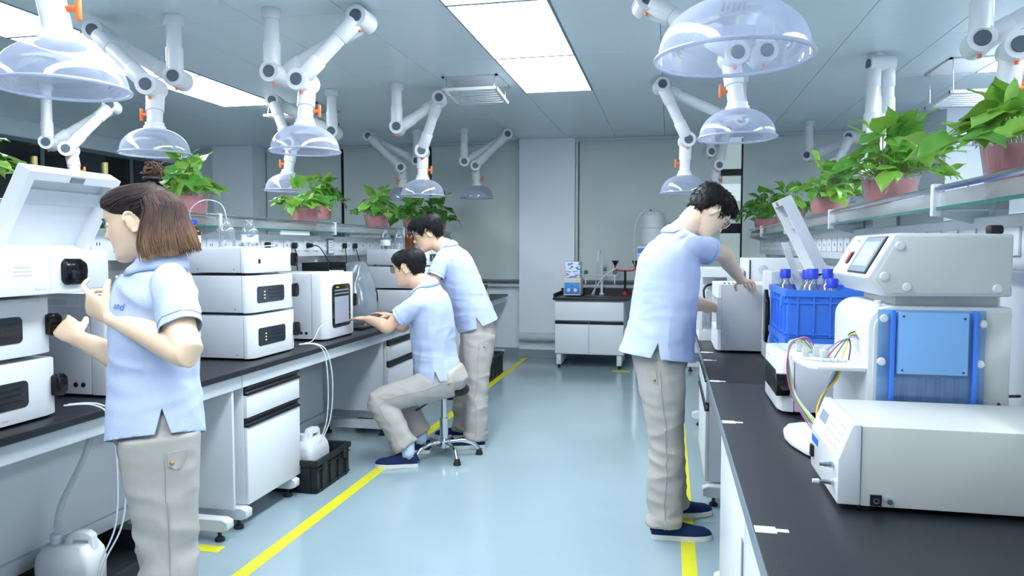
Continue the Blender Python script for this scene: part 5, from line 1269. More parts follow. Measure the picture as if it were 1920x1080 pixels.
def person(label, J, hf, hup, hs, cfg):
    """J: world joints; hf/hup: head forward/up; hs: head scale"""
    J = {k: Vector(v) for k, v in J.items()}
    base = V((J['La'].x + J['Ra'].x) / 2, (J['La'].y + J['Ra'].y) / 2, 0)
    t = thing('person', label, 'person', base)
    sh_lat = (J['Rs'] - J['Ls']); sh_lat.normalize(); hip_lat = (J['Rh'] - J['Lh']); hip_lat.normalize()
    up = V(0, 0, 1); f = Vector(hf).normalized(); u = Vector(hup); u = (u - f * u.dot(f)).normalized(); r = f.cross(u)
    HM = Matrix(((r.x, f.x, u.x, 0), (r.y, f.y, u.y, 0), (r.z, f.z, u.z, 0), (0, 0, 0, 1)))
    HM = Matrix.Translation(J['head']) @ HM @ Matrix.Scale(hs, 4)
    k = cfg.get('build', 1.0)
    S_ = lambda c, a, b, l: (c, a * k, b * k, l)
    N, Ch, W, H = J['neck'], J['chest'], J['waist'], J['hem']
    sp = (N - Ch).normalized()
    # ---------- body: one continuous surface
    mb = MB()
    pel = (J['Lh'] + J['Rh']) / 2
    loft(mb, [S_(pel, .135, .09, hip_lat), S_(W, .125, .085, hip_lat), S_(Ch, .145, .095, sh_lat), S_(Ch.lerp(N, .6), .105, .065, sh_lat), S_(N - sp * .01, .075, .06, sh_lat), S_(N + sp * .03, .06, .06, sh_lat)], 20, 4)
    nb = HM @ V(0, -.028, -.075); nm = (N + nb) / 2
    loft(mb, [(N - sp * .05, .075 * k, .068 * k, sh_lat), (N + sp * .012, .060 * k, .061 * k, sh_lat), (nm, .054 * k, .058 * k, r), (nb, .053 * hs, .058 * hs, r), (HM @ V(0, -.02, -.01), .05 * hs, .06 * hs, r)], 20, 4)
    head_geo(mb, HM)
    for s in 'LR':
        a, e, w, kn = J[s + 's'], J[s + 'e'], J[s + 'w'], J[s + 'k']
        ak = cfg.get('arm', 1.0)
        lat = (w - e).cross(a - e); lat = lat.normalized() if lat.length > 1e-4 else up
        bl = e + ((e - a).normalized() + (e - w).normalized()) * 0.010
        loft(mb, [(a.lerp(N, .25) - sp * .02, .030 * ak, .030 * ak, lat), (a, .038 * ak, .040 * ak, lat), (a.lerp(e, .35), .043 * ak, .045 * ak, lat), (a.lerp(e, .75), .040 * ak, .043 * ak, lat), (bl, .038 * ak, .040 * ak, lat),
                  (e.lerp(w, .25), .039 * ak, .043 * ak, lat), (e.lerp(w, .6), .032 * ak, .034 * ak, lat), (e.lerp(w, .92), .0245 * ak, .027 * ak, lat), (w, .024 * ak, .027 * ak, lat)], 18, 4)
        h = cfg['hand' + s]
        hand_geo(mb, w, h.get('fwd') or (kn - w), h['back'], h['thumb'], h['curl'], cfg.get('handk', 1.0), h.get('spread', 1.0), h.get('tc', 0.3))
    for s in 'LR':
        a, q, an = J[s + 'h'], J[s + 'k_'], J[s + 'a']
        loft(mb, [(a, .075 * k, .08 * k, hip_lat), (a.lerp(q, .5), .066 * k, .07 * k, hip_lat), (q, .05 * k, .052 * k, hip_lat), (q.lerp(an, .35), .050 * k, .052 * k, hip_lat), (an, .034, .037, hip_lat), (an - V(0, 0, min(.05, an.z - .02)), .034, .04, hip_lat)], 16, 4)
    me = remesh(mb, 0.0042, 2, 0.5)
    inv = HM.inverted(); sk = lin(cfg.get('skin', '#e8c6ae')); lip = lin(cfg.get('lip', '#c9807c'))
    nv = len(me.vertices); co = np.empty(nv * 3, dtype=np.float32); me.vertices.foreach_get('co', co); co = co.reshape(-1, 3)
    L = np.array(inv.to_3x3()) @ co.T + np.array(inv.translation)[:, None]
    colr = np.tile(np.array(sk, dtype=np.float32), (nv, 1))
    wl = np.exp(-(L[0] / .021) ** 4) * (np.exp(-((L[2] + .048) / .0062) ** 4) + np.exp(-((L[2] + .0595) / .0065) ** 4)) * (L[1] > .06) * (L[1] < .14)
    wl = np.clip(wl, 0, 1)[:, None]; colr = colr * (1 - wl) + np.array(lip, dtype=np.float32) * wl
    ck = (np.exp(-(((np.abs(L[0]) - .045) / .022) ** 2 + ((L[2] + .015) / .025) ** 2)) * (L[1] > .02) * (L[1] < .14) * 0.25)[:, None]
    colr = colr * (1 - ck) + np.array(lin('#e0a090'), dtype=np.float32) * ck
    at = me.color_attributes.new('Col', 'FLOAT_COLOR', 'POINT'); at.data.foreach_set('color', colr.astype(np.float32).ravel())
    body = link('body', me, 'skin', t, 180, True)
    # eyes, brows
    for s in (-1, 1):
        e = MB().ball(HM @ V(s * .031, .0735, .011), 0.0125 * hs, n=14).build('eye', 'eye_white', body, 180, True)
        if not cfg.get('eyes_closed'): MB().ball(HM @ V(s * .031, .0815, .009), 0.0062 * hs, n=10).build('iris', 'eye_dark', e, 180, True)
        ep = [HM @ (face_pt(s * R(q), zz) + V(0, .0035, 0)) for q, zz in ((10, .026), (18, .0305), (27, .031), (36, .026))]
        MB().tube(catmull(ep, 4), [.0012, .0018, .0022, .0024, .0026, .0028, .0028, .0028, .0026, .0024, .002, .0016, .0010], 6).build('eyebrow', 'eye_dark', body, 180, True)
        lp = [HM @ (face_pt(s * R(q), zz) + V(0, .005, 0)) for q, zz in ((13, .006), (19, .011), (26, .011), (33, .006))]
        MB().tube(catmull(lp, 4), .0013 * hs, 6).build('eyelid', 'eye_dark', body, 180, True)
    # ---------- trousers
    mb = MB(); tk = cfg.get('leg', 1.0)
    waist_top = H.lerp(W, .45)
    loft(mb, [S_(waist_top, .150, .110, hip_lat), S_(H, .168, .125, hip_lat), S_(pel, .168, .128, hip_lat), S_(pel - (H - pel).normalized() * .04 if not cfg.get('seated') else pel - V(0, 0, .05), .13, .105, hip_lat)], 24, 4)
    for s in 'LR':
        a, q, an = J[s + 'h'], J[s + 'k_'], J[s + 'a']
        end = an - (an - q).normalized() * cfg.get('cuff_up', 0.0)
        loft(mb, [(a.lerp(q, -.05), .095 * tk, .115 * tk, hip_lat), (a.lerp(q, .25), .092 * tk, .108 * tk, hip_lat), (a.lerp(q, .65), .080 * tk, .090 * tk, hip_lat), (q, .073 * tk, .080 * tk, hip_lat), (q.lerp(end, .4), .072 * tk, .082 * tk, hip_lat), (q.lerp(end, .85), .068 * tk, .076 * tk, hip_lat), (end, .066 * tk, .076 * tk, hip_lat)], 22, 5)
        d = (end - q).normalized()
        loft(mb, [(end - d * .048, .066 * tk, .076 * tk, hip_lat), (end - d * .044, .073 * tk, .083 * tk, hip_lat), (end - d * .004, .073 * tk, .083 * tk, hip_lat), (end, .066 * tk, .078 * tk, hip_lat)], 22, 2)
    me = remesh(mb, 0.0085, 5, 0.5)
    sd = V(cfg['seed'], 3.1, 0)
    ks = [J['Lk_'], J['Rk_']]; as_ = [J['La'], J['Ra']]
    def wt(p):
        kd = min((p - q).length for q in ks); ad = min((p - q).length for q in as_)
        a = 0.0035 + 0.006 * g(kd, .17) + 0.008 * g(ad, .18)
        return a * (ridged(V(p.x * 7 + p.z * 5, p.y * 7 - p.z * 3, p.z * 15) + sd) - 0.35) + 0.004 * (ridged(V(p.x * 10, p.y * 10, p.z * 2.5) + sd * 2) - .35) + 0.003 * noise.noise(p * 5 + sd)
    wrinkle(me, wt)
    tr_ = link('trousers', me, 'trouser_khaki', t, 180, True)
    bm_ = bmesh.new(); bm_.from_mesh(me); bv = BVHTree.FromBMesh(bm_); bm_.free()
    def snap(p, bv_, off):
        l, n, i, d = bv_.find_nearest(p); return l + n * off
    def patch(name, corners, bv_, off, m, par, nu=8, nv_=6, thick=True):
        a, b, c, d = map(Vector, corners); rows = []
        for i in range(nv_ + 1):
            v = i / nv_; rows.append([snap(a.lerp(b, j / nu).lerp(d.lerp(c, j / nu), v), bv_, off) for j in range(nu + 1)])
        mb = MB().grid(rows)
        ins = [[snap(p, bv_, -0.002) for p in r_] for r_ in rows]
        mb.grid([rows[0], ins[0]]); mb.grid([rows[-1], ins[-1]]); mb.grid([[q[0] for q in rows], [q[0] for q in ins]]); mb.grid([[q[-1] for q in rows], [q[-1] for q in ins]])
        return mb.build(name, m, par, 50, True)
    near = cfg['near']                             # 'L' or 'R': the side turned to the room's near end
    ho = hip_lat * (-1 if near == 'L' else 1); fw_ = cfg['front']; fw_ = Vector(fw_).normalized()
    # hip pocket flap with button, side seam
    hp_ = J[near + 'h']; dn = (J[near + 'k_'] - hp_).normalized()
    bk = cfg.get('flap', (-.10, .01, -.02, .06))
    c0 = hp_ + ho * .16
    fl = patch('pocket_flap', [c0 + fw_ * bk[0] - dn * bk[2], c0 + fw_ * bk[1] - dn * bk[2], c0 + fw_ * bk[1] + dn * bk[3], c0 + fw_ * bk[0] + dn * (bk[3] - .02)], bv, 0.005, 'trouser_khaki', tr_)
    pb_ = snap(c0 + fw_ * (bk[1] - .02) + dn * (bk[3] - .018), bv, 0.006)
    MB().ball(pb_, .007, .007, .007, 10).build('button', 'button_gold', fl, 180, True)
    seam = [snap(hp_.lerp(J[near + 'k_'], q / 10) + ho * .2 + fw_ * .01, bv, 0.0004) for q in range(0, 11)] + [snap(J[near + 'k_'].lerp(J[near + 'a'], q / 10) + ho * .2 + fw_ * .01, bv, 0.0004) for q in range(1, 10)]
    MB().tube(seam, 0.0016, 6).build('side_seam', 'trouser_seam', tr_, 180, True)
    # ---------- shirt: torso tube with side vents, sleeves, collar, placket
    rings = [S_(H - (W - H).normalized() * cfg.get('hem_drop', .03), .190, .150, hip_lat), S_(H.lerp(W, .3), .185, .145, hip_lat), S_(W, .178, .138, hip_lat), S_(Ch, .186, .140, sh_lat), S_(Ch.lerp(N, .48), .186, .125, sh_lat), S_(Ch.lerp(N, .78), .150, .098, sh_lat), S_(N - sp * .008, .088, .080, sh_lat), S_(N + sp * .012, .070, .072, sh_lat)]
    if 'torso' in cfg: rings = [(c, a * m1, b * m2, l) for (c, a, b, l), (m1, m2) in zip(rings, cfg['torso'])]
    mb = MB(); ax_h = (H - W).normalized(); hem_c = rings[0][0]
    ext = [(hem_c + ax_h * .04, rings[0][1], rings[0][2], rings[0][3])] + rings
    loft(mb, ext, 40, 6)
    SL = {}
    for s in 'LR':
        a, e = J[s + 's'], J[s + 'e']; d = (e - a); ln = d.length; d.normalize()
        lat = (J[s + 'w'] - e).cross(a - e); lat = lat.normalized() if lat.length > 1e-4 else up
        out = (a - N).normalized(); sl = cfg.get('sleeve', .62) * ln; q = cfg.get('sleevek', 1.0)
        ro = [(a - out * .10, .045 * q, .055 * q, lat), (a - out * .045, .053 * q, .060 * q, lat), (a + d * .015, .056 * q, .063 * q, lat), (a + d * sl * .5, .058 * q, .067 * q, lat), (a + d * sl * .85, .060 * q, .070 * q, lat), (a + d * sl, .061 * q, .071 * q, lat), (a + d * (sl + .03), .061 * q, .071 * q, lat)]
        loft(mb, ro, 28, 5)
        SL[s] = (a + d * sl, d, .071 * q, lat, a + d * (sl - .022))
    me = remesh(mb, 0.0072, cfg.get('shirt_smooth', 9), 0.5)
    sd2 = V(cfg['seed'] * 1.7, 0.4, 8.2); shs = [J['Ls'], J['Rs']]; arm_pts = [J['Ls'].lerp(Ch, .5), J['Rs'].lerp(Ch, .5)]
    wk = cfg.get('wrinkle', 1.0)
    def ws(p):
        d1 = min((p - q).length for q in arm_pts); top = g((p - N).length, .10); ew = min((p - SL[q][0]).length for q in 'LR')
        fade = (1 - top) * (1 - .8 * g(ew, .035))
        v = 0.0055 * (ridged(V(p.x * 11, p.y * 11, p.z * 3.6) + sd2) - .35) * (1 - g((p - Ch).length, .12) * .6)
        v += 0.0075 * (ridged(V(p.x * 9 + p.z * 13, p.y * 9 - p.z * 8, p.z * 5) + sd2 * 2) - .4) * g(d1, .13)
        v += 0.0055 * (ridged(V(p.x * 5 + p.z * 3, p.y * 5, p.z * 19) + sd2 * 3) - .4) * g((p - W).length, .22)
        return v * fade * wk * 1.25
    wrinkle(me, ws)
    bm = bmesh.new(); bm.from_mesh(me)
    def cut(co, no, sel, dele=None):
        fs = [f for f in bm.faces if sel(f.calc_center_median())]
        gm = list({x for f in fs for x in f.verts}) + list({x for f in fs for x in f.edges}) + fs
        bmesh.ops.bisect_plane(bm, geom=gm, dist=1e-6, plane_co=co, plane_no=no)
    for s in 'LR':
        c, d, rr, lat, _ = SL[s]
        ins = lambda p: -.03 < (p - c).dot(d) < .06 and ((p - c) - d * (p - c).dot(d)).length < rr * 1.22
        cut(c, d, ins)
        bmesh.ops.delete(bm, geom=[f for f in bm.faces if ins(f.calc_center_median()) and (f.calc_center_median() - c).dot(d) > 1e-4], context='FACES')
    ins = lambda p: -.03 < (p - hem_c).dot(ax_h) < .12 and ((p - hem_c) - ax_h * (p - hem_c).dot(ax_h)).length < .30
    cut(hem_c, ax_h, ins)
    bmesh.ops.delete(bm, geom=[f for f in bm.faces if ins(f.calc_center_median()) and (f.calc_center_median() - hem_c).dot(ax_h) > 1e-4], context='FACES')
    # side vents
    for sg in (-1, 1):
        o = hip_lat * sg; tg = ax_h.cross(o).normalized(); vh = .075; apex = hem_c - ax_h * vh
        n1 = (tg * vh + ax_h * -.022).normalized(); n2 = (tg * -vh + ax_h * -.022).normalized()
        vin = lambda p: (p - hem_c).dot(o) > .06 and abs((p - apex).dot(tg)) < .05 and -.02 < (p - apex).dot(ax_h) < vh + .02
        cut(apex, n1, vin); cut(apex, n2, vin)
        wd_ = lambda p: vin(p) and (p - apex).dot(ax_h) > 0 and (p - apex).dot(n1) < -1e-5 and (p - apex).dot(n2) < -1e-5
        bmesh.ops.delete(bm, geom=[f for f in bm.faces if wd_(f.calc_center_median())], context='FACES')
    bm.to_mesh(me); bs = BVHTree.FromBMesh(bm); bm.free(); me.update()
    shirt = link('polo_shirt', me, 'polo_blue', t, 180, True)
    so = shirt.modifiers.new('thickness', 'SOLIDIFY'); so.thickness = 0.003; so.offset = -1
    for s in 'LR':
        c, d, rr, lat, cb = SL[s]; y_ = d.cross(lat).normalized(); x_ = y_.cross(d)
        ringp = [snap(cb + (x_ * math.cos(q * .2094) + y_ * math.sin(q * .2094)) * rr, bs, .0006) for q in range(30)]
        MB().tube(ringp + [ringp[0]], 0.0013, 5, cap=False).build('cuff_seam', 'polo_dark', shirt, 180, True)
    # collar
    lat = sh_lat; cf = cfg.get('cfront') or fw_; cf = Vector(cf); cf = (cf - sp * cf.dot(sp)).normalized(); lt = sp.cross(cf)
    rows = [[], [], [], [], []]; open_ = R(cfg.get('collar_open', 26))
    for j in range(41):
        a = open_ + (2 * math.pi - 2 * open_) * j / 40          # from the front gap round the back
        o = cf * math.cos(a) + lt * math.sin(a); fr = max(0, math.cos(a)); bkk = max(0, -math.cos(a))
        b0 = N + o * (.066 + .012 * fr) * k - sp * (.012 + .02 * fr); tp = N + o * (.060 + .010 * fr) * k + sp * (.036 * (1 - .75 * fr) + .006 * bkk) - sp * .012 * fr
        ob = N + o * (.085 + .030 * fr) * k - sp * (.012 + .034 * fr)
        l, nn, ii, dd = bs.find_nearest(ob)
        if (ob - l).dot(nn) < 0.006: ob = l + nn * 0.006
        mdp = tp.lerp(ob, .5) + o * .010
        for q, p in enumerate((b0, tp - sp * .004, tp + o * .004, mdp, ob)): rows[q].append(p)
    mb = MB().grid(rows); co_ = mb.build('collar', 'polo_blue', shirt, 180, True)
    so = co_.modifiers.new('thickness', 'SOLIDIFY'); so.thickness = 0.003
    # placket strip and buttons
    pa = N + cf * .15 - sp * .03; pz = -sp * .14
    patch('placket', [pa - lt * .016, pa + lt * .016, pa + lt * .016 + pz, pa - lt * .016 + pz], bs, 0.003, 'polo_blue', shirt, 4, 10)
    for q in range(3):
        MB().ball(snap(pa + pz * (.15 + .35 * q), bs, .0042), .005, n=8).build('button', 'paper_white', shirt, 180, True)
    if cfg.get('logo'):
        lm = text_mesh(cfg['logo'], 0.036, 0.0002)
        o = cfg['logo_at']; o = N + cf * .11 + lt * o[0] - sp * o[1]; ax = (lt * .22 - cf * .97).normalized()
        upv = (sp - ax * sp.dot(ax)).normalized()
        for v in lm.vertices: v.co = snap(snap(o, bs, 0.0) + ax * v.co.x + upv * v.co.y, bs, 0.0025 + v.co.z)
        link('lettering', lm, 'logo_blue', shirt, 0, True)
    # ---------- shoes
    for s in 'LR':
        an = J[s + 'a']; d = Vector(cfg['toe' + s]); d.z = 0; d.normalize(); l = V(-d.y, d.x, 0)
        hl = V(an.x, an.y, 0) - d * .065; Ls_ = cfg.get('shoe', .275); fz = cfg.get('shoe_z', {}).get(s, 0.0); hl.z = fz
        def hw(q): return interp(q, [(-.01, .02), (0, .024), (.05, .033), (.3, .036), (.62, .048), (.82, .044), (.95, .028), (1.0, .010), (1.01, .01)])
        out = [(q, hw(q)) for q in (0, .02, .08, .2, .35, .5, .65, .78, .88, .95, .985, 1.0)]
        pl = [hl + d * q * Ls_ + l * w * 1.04 for q, w in out] + [hl + d * q * Ls_ - l * w * 1.04 for q, w in out[::-1]]
        mb = MB(); A_ = [mb.bm.verts.new(p + V(0, 0, .001)) for p in pl]; B_ = [mb.bm.verts.new(p + V(0, 0, .026)) for p in pl]
        mb.bm.faces.new(A_[::-1]); mb.bm.faces.new(B_)
        for i in range(len(A_)): mb.bm.faces.new((A_[i], A_[(i+1) % len(A_)], B_[(i+1) % len(A_)], B_[i]))
        mb2 = MB()
        hts = [(0.0, .030), (.03, .062), (.12, .078), (.25, .082), (.40, .070), (.55, .052), (.72, .040), (.88, .034), (.97, .022), (1.0, .008)]
        rws = []
        for q, hh in hts:
            c = hl + d * q * Ls_ + V(0, 0, .022); w = hw(q)
            rws.append([c + l * w * math.copysign(abs(math.cos(R(an_))) ** .8, math.cos(R(an_))) + V(0, 0, hh * math.sin(R(an_)) ** .8) for an_ in range(0, 181, 12)])
        mb2.grid(rws)
        up_o = mb2.build('shoe', 'shoe_navy', t, 180, True)
        mb.build('sole', 'sole_white', up_o, 40, True)
        if cfg.get('socks'): MB().tube([an + V(0, 0, .06), an + V(0, 0, -.02), V(an.x, an.y, fz + .07)], [.042, .042, .046], 16).build('sock', 'sock_grey', t, 180, True)
    # ---------- hair
    (hair_long if cfg.get('long') else hair_short)(t, HM, hs, cfg)
    # ---------- glasses
    if cfg.get('glasses'):
        gm = cfg['glasses']; gt = None
        def G(mb): return mb
        mbs = []
        for s in (-1, 1):
            cx = s * .033
            rim = [HM @ V(cx + x, .101 - 0.10 * abs(cx + x) ** 1.3, z + .008) for x, z in rrect(0, 0, .052, .038, .014, 3)]; rim.append(rim[0]); 
            if gt is None: gt = MB().tube(rim, .0018 * hs, 8, cap=False).build('glasses', gm, t, 180, True)
            else: MB().tube(rim, .0018 * hs, 8, cap=False).build('rim', gm, gt, 180, True)
            mb = MB(); mb.bm.faces.new([mb.bm.verts.new(p) for p in rim[:-1]]); mb.build('lens', 'lens_clear', gt, 0, True)
            MB().tube([HM @ V(s * .060, .094, .014), HM @ V(s * .078, .078, .014), HM @ V(s * .0805, .0, .012), HM @ V(s * .079, -.012, .0)], .0017 * hs, 8).build('temple', gm, gt, 180, True)
        MB().tube(catmull([HM @ V(-.008, .100, .012), HM @ V(0, .103, .015), HM @ V(.008, .100, .012)], 3), .0017 * hs, 8).build('bridge', gm, gt, 180, True)
    return t

HLF = [False]
def hairline(a):
    d = abs((math.degrees(a) + 180) % 360 - 180)
    tab = [(-1, .066), (0, .066), (35, .060), (55, .044), (68, .012), (76, -.004), (84, .022), (100, .018), (112, -.012), (135, -.052), (180, -.066), (181, -.066)]
    if HLF[0]: tab = [(-1, .066), (0, .066), (35, .060), (55, .046), (70, .034), (84, .026), (100, .018), (112, -.012), (135, -.052), (180, -.066), (181, -.066)]
    return interp(d, tab)
def cap_pt(a, q, th):
    """q 0 at the crown, 1 at the hairline"""
    zl = hairline(a); z = zl + (.1135 - zl) * math.cos(q * math.pi / 2) ** 1.0
    return head_pt(a, z, th)
def col_mesh(me, fn):
    nv = len(me.vertices); at = me.color_attributes.new('Col', 'FLOAT_COLOR', 'POINT')
    at.data.foreach_set('color', [c for v in me.vertices for c in fn(v.co)])
def hair_short(t, HM, hs, cfg):
    rnd = random.Random(cfg['seed'] * 77); hc = lin(cfg.get('hair', '#1b1a1c')); inv = HM.inverted()
    mb = MB(); rows = []; n = 72; m = 18; vol = cfg.get('vol', 1.0)
    def th(a, q):
        d = abs((math.degrees(a) + 180) % 360 - 180); top = .020 * vol; sd = .009 * vol + .004 * g(d - 180, 60)
        e = (1 - q) ** .6; t_ = sd + (top - sd) * e + .008 * vol * g(d, 50) * g(q - .8, .4)
        return t_ * min(1, (1 - q) * 9 + .12)
    for i in range(m + 1):
        q = i / m; rows.append([HM @ cap_pt(2*math.pi*j/n, q, th(2*math.pi*j/n, q) + .0025 * noise.noise(V(j * .45, i * .5, cfg['seed'])) * min(1, (1 - q) * 6)) for j in range(n)])
    for r_ in rows: r_.append(r_[0].copy())
    mb.grid(rows)
    for _ in range(cfg.get('tufts', 1500)):
        a = rnd.uniform(-math.pi, math.pi); q = rnd.random() ** .55 * .99
        h0 = th(a, q) * .75; p0 = cap_pt(a, q, h0); nn = (cap_pt(a, q, h0 + .01) - p0).normalized()
        dn = (cap_pt(a, min(1, q + .1), h0) - p0); dn = dn.normalized() if dn.length > 1e-6 else V(0, 1, 0)
        fl = V(*cfg.get('sweep', (0.3, .6, 0))) * (1 - q); L = (.018 + .020 * (1 - q)) * vol * rnd.uniform(.6, 1.2)
        d0 = (dn * (.9 + .3 * rnd.random()) + nn * (.35 + .25 * rnd.random()) + fl + V(rnd.gauss(0, .22), rnd.gauss(0, .22), rnd.gauss(0, .15))).normalized(); d1 = (d0 - nn * .35 + V(0, 0, -.15)).normalized()
        pts = [p0, p0 + d0 * L * .55, p0 + d0 * L * .55 + d1 * L * .5]
        mb.tube([HM @ p for p in pts], [.0024 * hs, .0018 * hs, .0003], 4, cap=False)
    bmesh.ops.recalc_face_normals(mb.bm, faces=mb.bm.faces)
    me = bpy.data.meshes.new('hair'); mb.bm.to_mesh(me); mb.bm.free()
    def cf(p):
        k = .75 + .5 * noise.noise(p * 60); return (hc[0] * k, hc[1] * k, hc[2] * k, 1)
    col_mesh(me, cf); link('hair', me, 'hair', t, 180, True)
def hair_long(t, HM, hs, cfg):
    rnd = random.Random(5); inv = HM.inverted(); HLF[0] = True
    dark = lin('#33292a'); mid_ = lin('#5a443a'); tip = lin('#86684e')
    bun = V(0.0, -.070, .128)
    mb = MB(); n = 84; m = 20; rows = []
    def th(a, q):
        return (.008 + .010 * (1 - q)) * min(1, (1 - q) * 8 + .10)
    for i in range(m + 1):
        q = i / m; rows.append([HM @ cap_pt(2*math.pi*j/n, q, th(2*math.pi*j/n, q)) for j in range(n)])
    for r_ in rows: r_.append(r_[0].copy())
    mb.grid(rows)
    # hair swept back to the bun
    for _ in range(420):
        a = rnd.uniform(-R(112), R(112)); q = rnd.uniform(.25, .99); a2 = math.copysign(max(abs(a), .02), a)
        p0 = cap_pt(a, q, th(a, q) + .001); pts = []
        for s in range(8):
            u = s / 7; aa = a + (math.copysign(math.pi * .97, a) - a) * u * .9; qq = q + (.30 - q) * (u ** .8)
            pts.append(cap_pt(aa, max(.02, qq), th(aa, qq) + .0025 + .002 * math.sin(u * 3.1)))
        pts[-1] = pts[-1].lerp(bun, .8); pts[-2] = pts[-2].lerp(bun, .25)
        mb.tube([HM @ p for p in pts], [.0018 * hs] * 7 + [.001], 4, cap=False)
    # falling bob
    def bob(a, v, th_):
        sv = min(1, max(0, (v - .25) / .6)); sv = sv * sv * (3 - 2 * sv); a = math.pi + (a - math.pi) * (62 + 19 * sv) / 72
        z0 = .088; z1 = -.118 - .012 * math.cos(a * 1.0); z = z0 + (z1 - z0) * v
        zz = max(z, -.035 if abs(a) < R(115) else -.03); f, b, w = ht(max(zz, .0)); cy = (f + b) / 2 - .006; ry = (f - b) / 2
        fl = .003 + .013 * min(1, v * 3.5) + .030 * math.sin(min(1, v * 1.05) * math.pi * .62) + th_
        back = max(0, -math.cos(a)); k = 1 + .09 * v * back
        return V((w + fl * .9) * math.sin(a), cy + (ry + fl) * math.cos(a) * k - .006 * v * v * back, z + .0)
    A0 = R(108)
    for layer in (-.005, -.016):
        rows = []
        for i in range(17):
            v = i / 16; rows.append([HM @ bob(A0 + (2 * math.pi - 2 * A0) * j / 48, v, layer * (1 if v < .97 else .5) + .002 * noise.noise(V(j * .8, v * 2, 3))) for j in range(49)])
        mb.grid(rows)
    for _ in range(900):
        a = A0 + (2 * math.pi - 2 * A0) * rnd.random() ; ph = rnd.uniform(0, 6); o = rnd.uniform(-.002, .006); e = rnd.uniform(.86, 1.10); w_ = rnd.gauss(0, .05)
        a += rnd.gauss(0, .05); v0 = rnd.random() ** 2 * .35 if rnd.random() < .6 else 0.0
        pts = [bob(a + w_ * s / 9 + .012 * math.sin(s * .7 + ph), v0 + (e - v0) * s / 9, o - (.006 if s == 0 else 0)) for s in range(10)]
        mb.tube([HM @ p for p in pts], [.0020 * hs] * 8 + [.0014 * hs, .0004], 4, cap=False)
    # bun of looped strands
    for _ in range(70):
        ax = V(rnd.gauss(0, 1), rnd.gauss(0, 1), rnd.gauss(0, 1)).normalized(); b1 = ax.orthogonal().normalized(); b2 = ax.cross(b1); r_ = rnd.uniform(.012, .026)
        c = bun + V(0, -.012, .016) + V(rnd.gauss(0, .005), rnd.gauss(0, .006), rnd.gauss(0, .007))
        pts = [c + (b1 * math.cos(s * .7) + b2 * math.sin(s * .7)) * r_ for s in range(rnd.randint(5, 10))]
        mb.tube([HM @ p for p in pts], .0022 * hs, 4, cap=False)
    for _ in range(14):
        d = V(rnd.gauss(0, .5), rnd.gauss(-.6, .4), rnd.gauss(.7, .4)).normalized(); c = bun + V(0, -.01, .014)
        mb.tube([HM @ (c + d * .02), HM @ (c + d * .04 + V(0, -.004, 0)), HM @ (c + d * .052 + V(0, -.012, -.008))], [.0014, .001, .0003], 4, cap=False)
    mb.ball(HM @ (bun + V(0, -.010, .012)), .021 * hs, n=14)
    bmesh.ops.recalc_face_normals(mb.bm, faces=mb.bm.faces)
    me = bpy.data.meshes.new('hair'); mb.bm.to_mesh(me); mb.bm.free()
    def cf(p):
        q = inv @ p; u = max(0, min(1, (.03 - q.z) / .16)) + .25 * max(0, min(1, (-q.y - .02) * 8)) * max(0, min(1, (q.z + .02) * 12)) + .35 * max(0, min(1, (q.z - .115) * 30)) + .25 * noise.noise(q * 40)
        u = max(0, min(1, u)); a, b, f = (dark, mid_, u * 2) if u < .5 else (mid_, tip, u * 2 - 1)
        return tuple(a[i] + (b[i] - a[i]) * f for i in range(3)) + (1,)
    col_mesh(me, cf); h = link('hair', me, 'hair', t, 180, True)
    ring = [HM @ (bun + V(.024 * math.cos(s * .5), .024 * math.sin(s * .5) - .004, -.004 + .006 * math.sin(s * .5))) for s in range(13)]
    MB().tube(ring + [ring[0]], .006 * hs, 8).build('hair_tie', 'black_rubber', h, 180, True); HLF[0] = False

RT = V(.977, .21, 0); FW = V(-.21, .977, 0); UP = V(0, 0, 1)
def dirv(a, pitch):      # a: 0 = +RT, 180 = -RT, 90 = away
    h = RT * math.cos(R(a)) + FW * math.sin(R(a)); return h * math.cos(R(pitch)) + UP * math.sin(R(pitch))
c_relax = [(.25, .35, .25), (.3, .4, .3), (.35, .45, .3), (.4, .5, .35)]
c_fist = [(.35, .7, .5), (.95, 1.2, .8), (1.05, 1.25, .8), (1.1, 1.25, .8)]
c_grip = [(.5, .7, .5), (.6, .8, .5), (.65, .8, .5), (.7, .8, .5)]
c_flat = [(.1, .2, .15), (.1, .2, .15), (.12, .2, .15), (.15, .25, .2)]
J_WOMAN = dict(head=(-1.617, 1.992, 1.478), neck=(-1.55, 2.0, 1.352), chest=(-1.588, 2.013, 1.198), waist=(-1.586, 2.003, 1.004), hem=(-1.559, 1.969, 0.843), Ls=(-1.42, 1.88, 1.275), Rs=(-1.703, 2.146, 1.257), Le=(-1.327, 1.799, 1.116), Lw=(-1.656, 1.906, 1.191), Lk=(-1.806, 1.99, 1.245), Re=(-1.74, 2.084, 1.017), Rw=(-1.991, 2.136, 1.09), Rk=(-2.078, 2.161, 1.129), Lh=(-1.499, 1.907, 0.82), Rh=(-1.611, 2.024, 0.82), Lk_=(-1.466, 1.892, 0.45), Rk_=(-1.569, 2.01, 0.45), La=(-1.455, 1.873, 0.09), Ra=(-1.548, 1.993, 0.09))
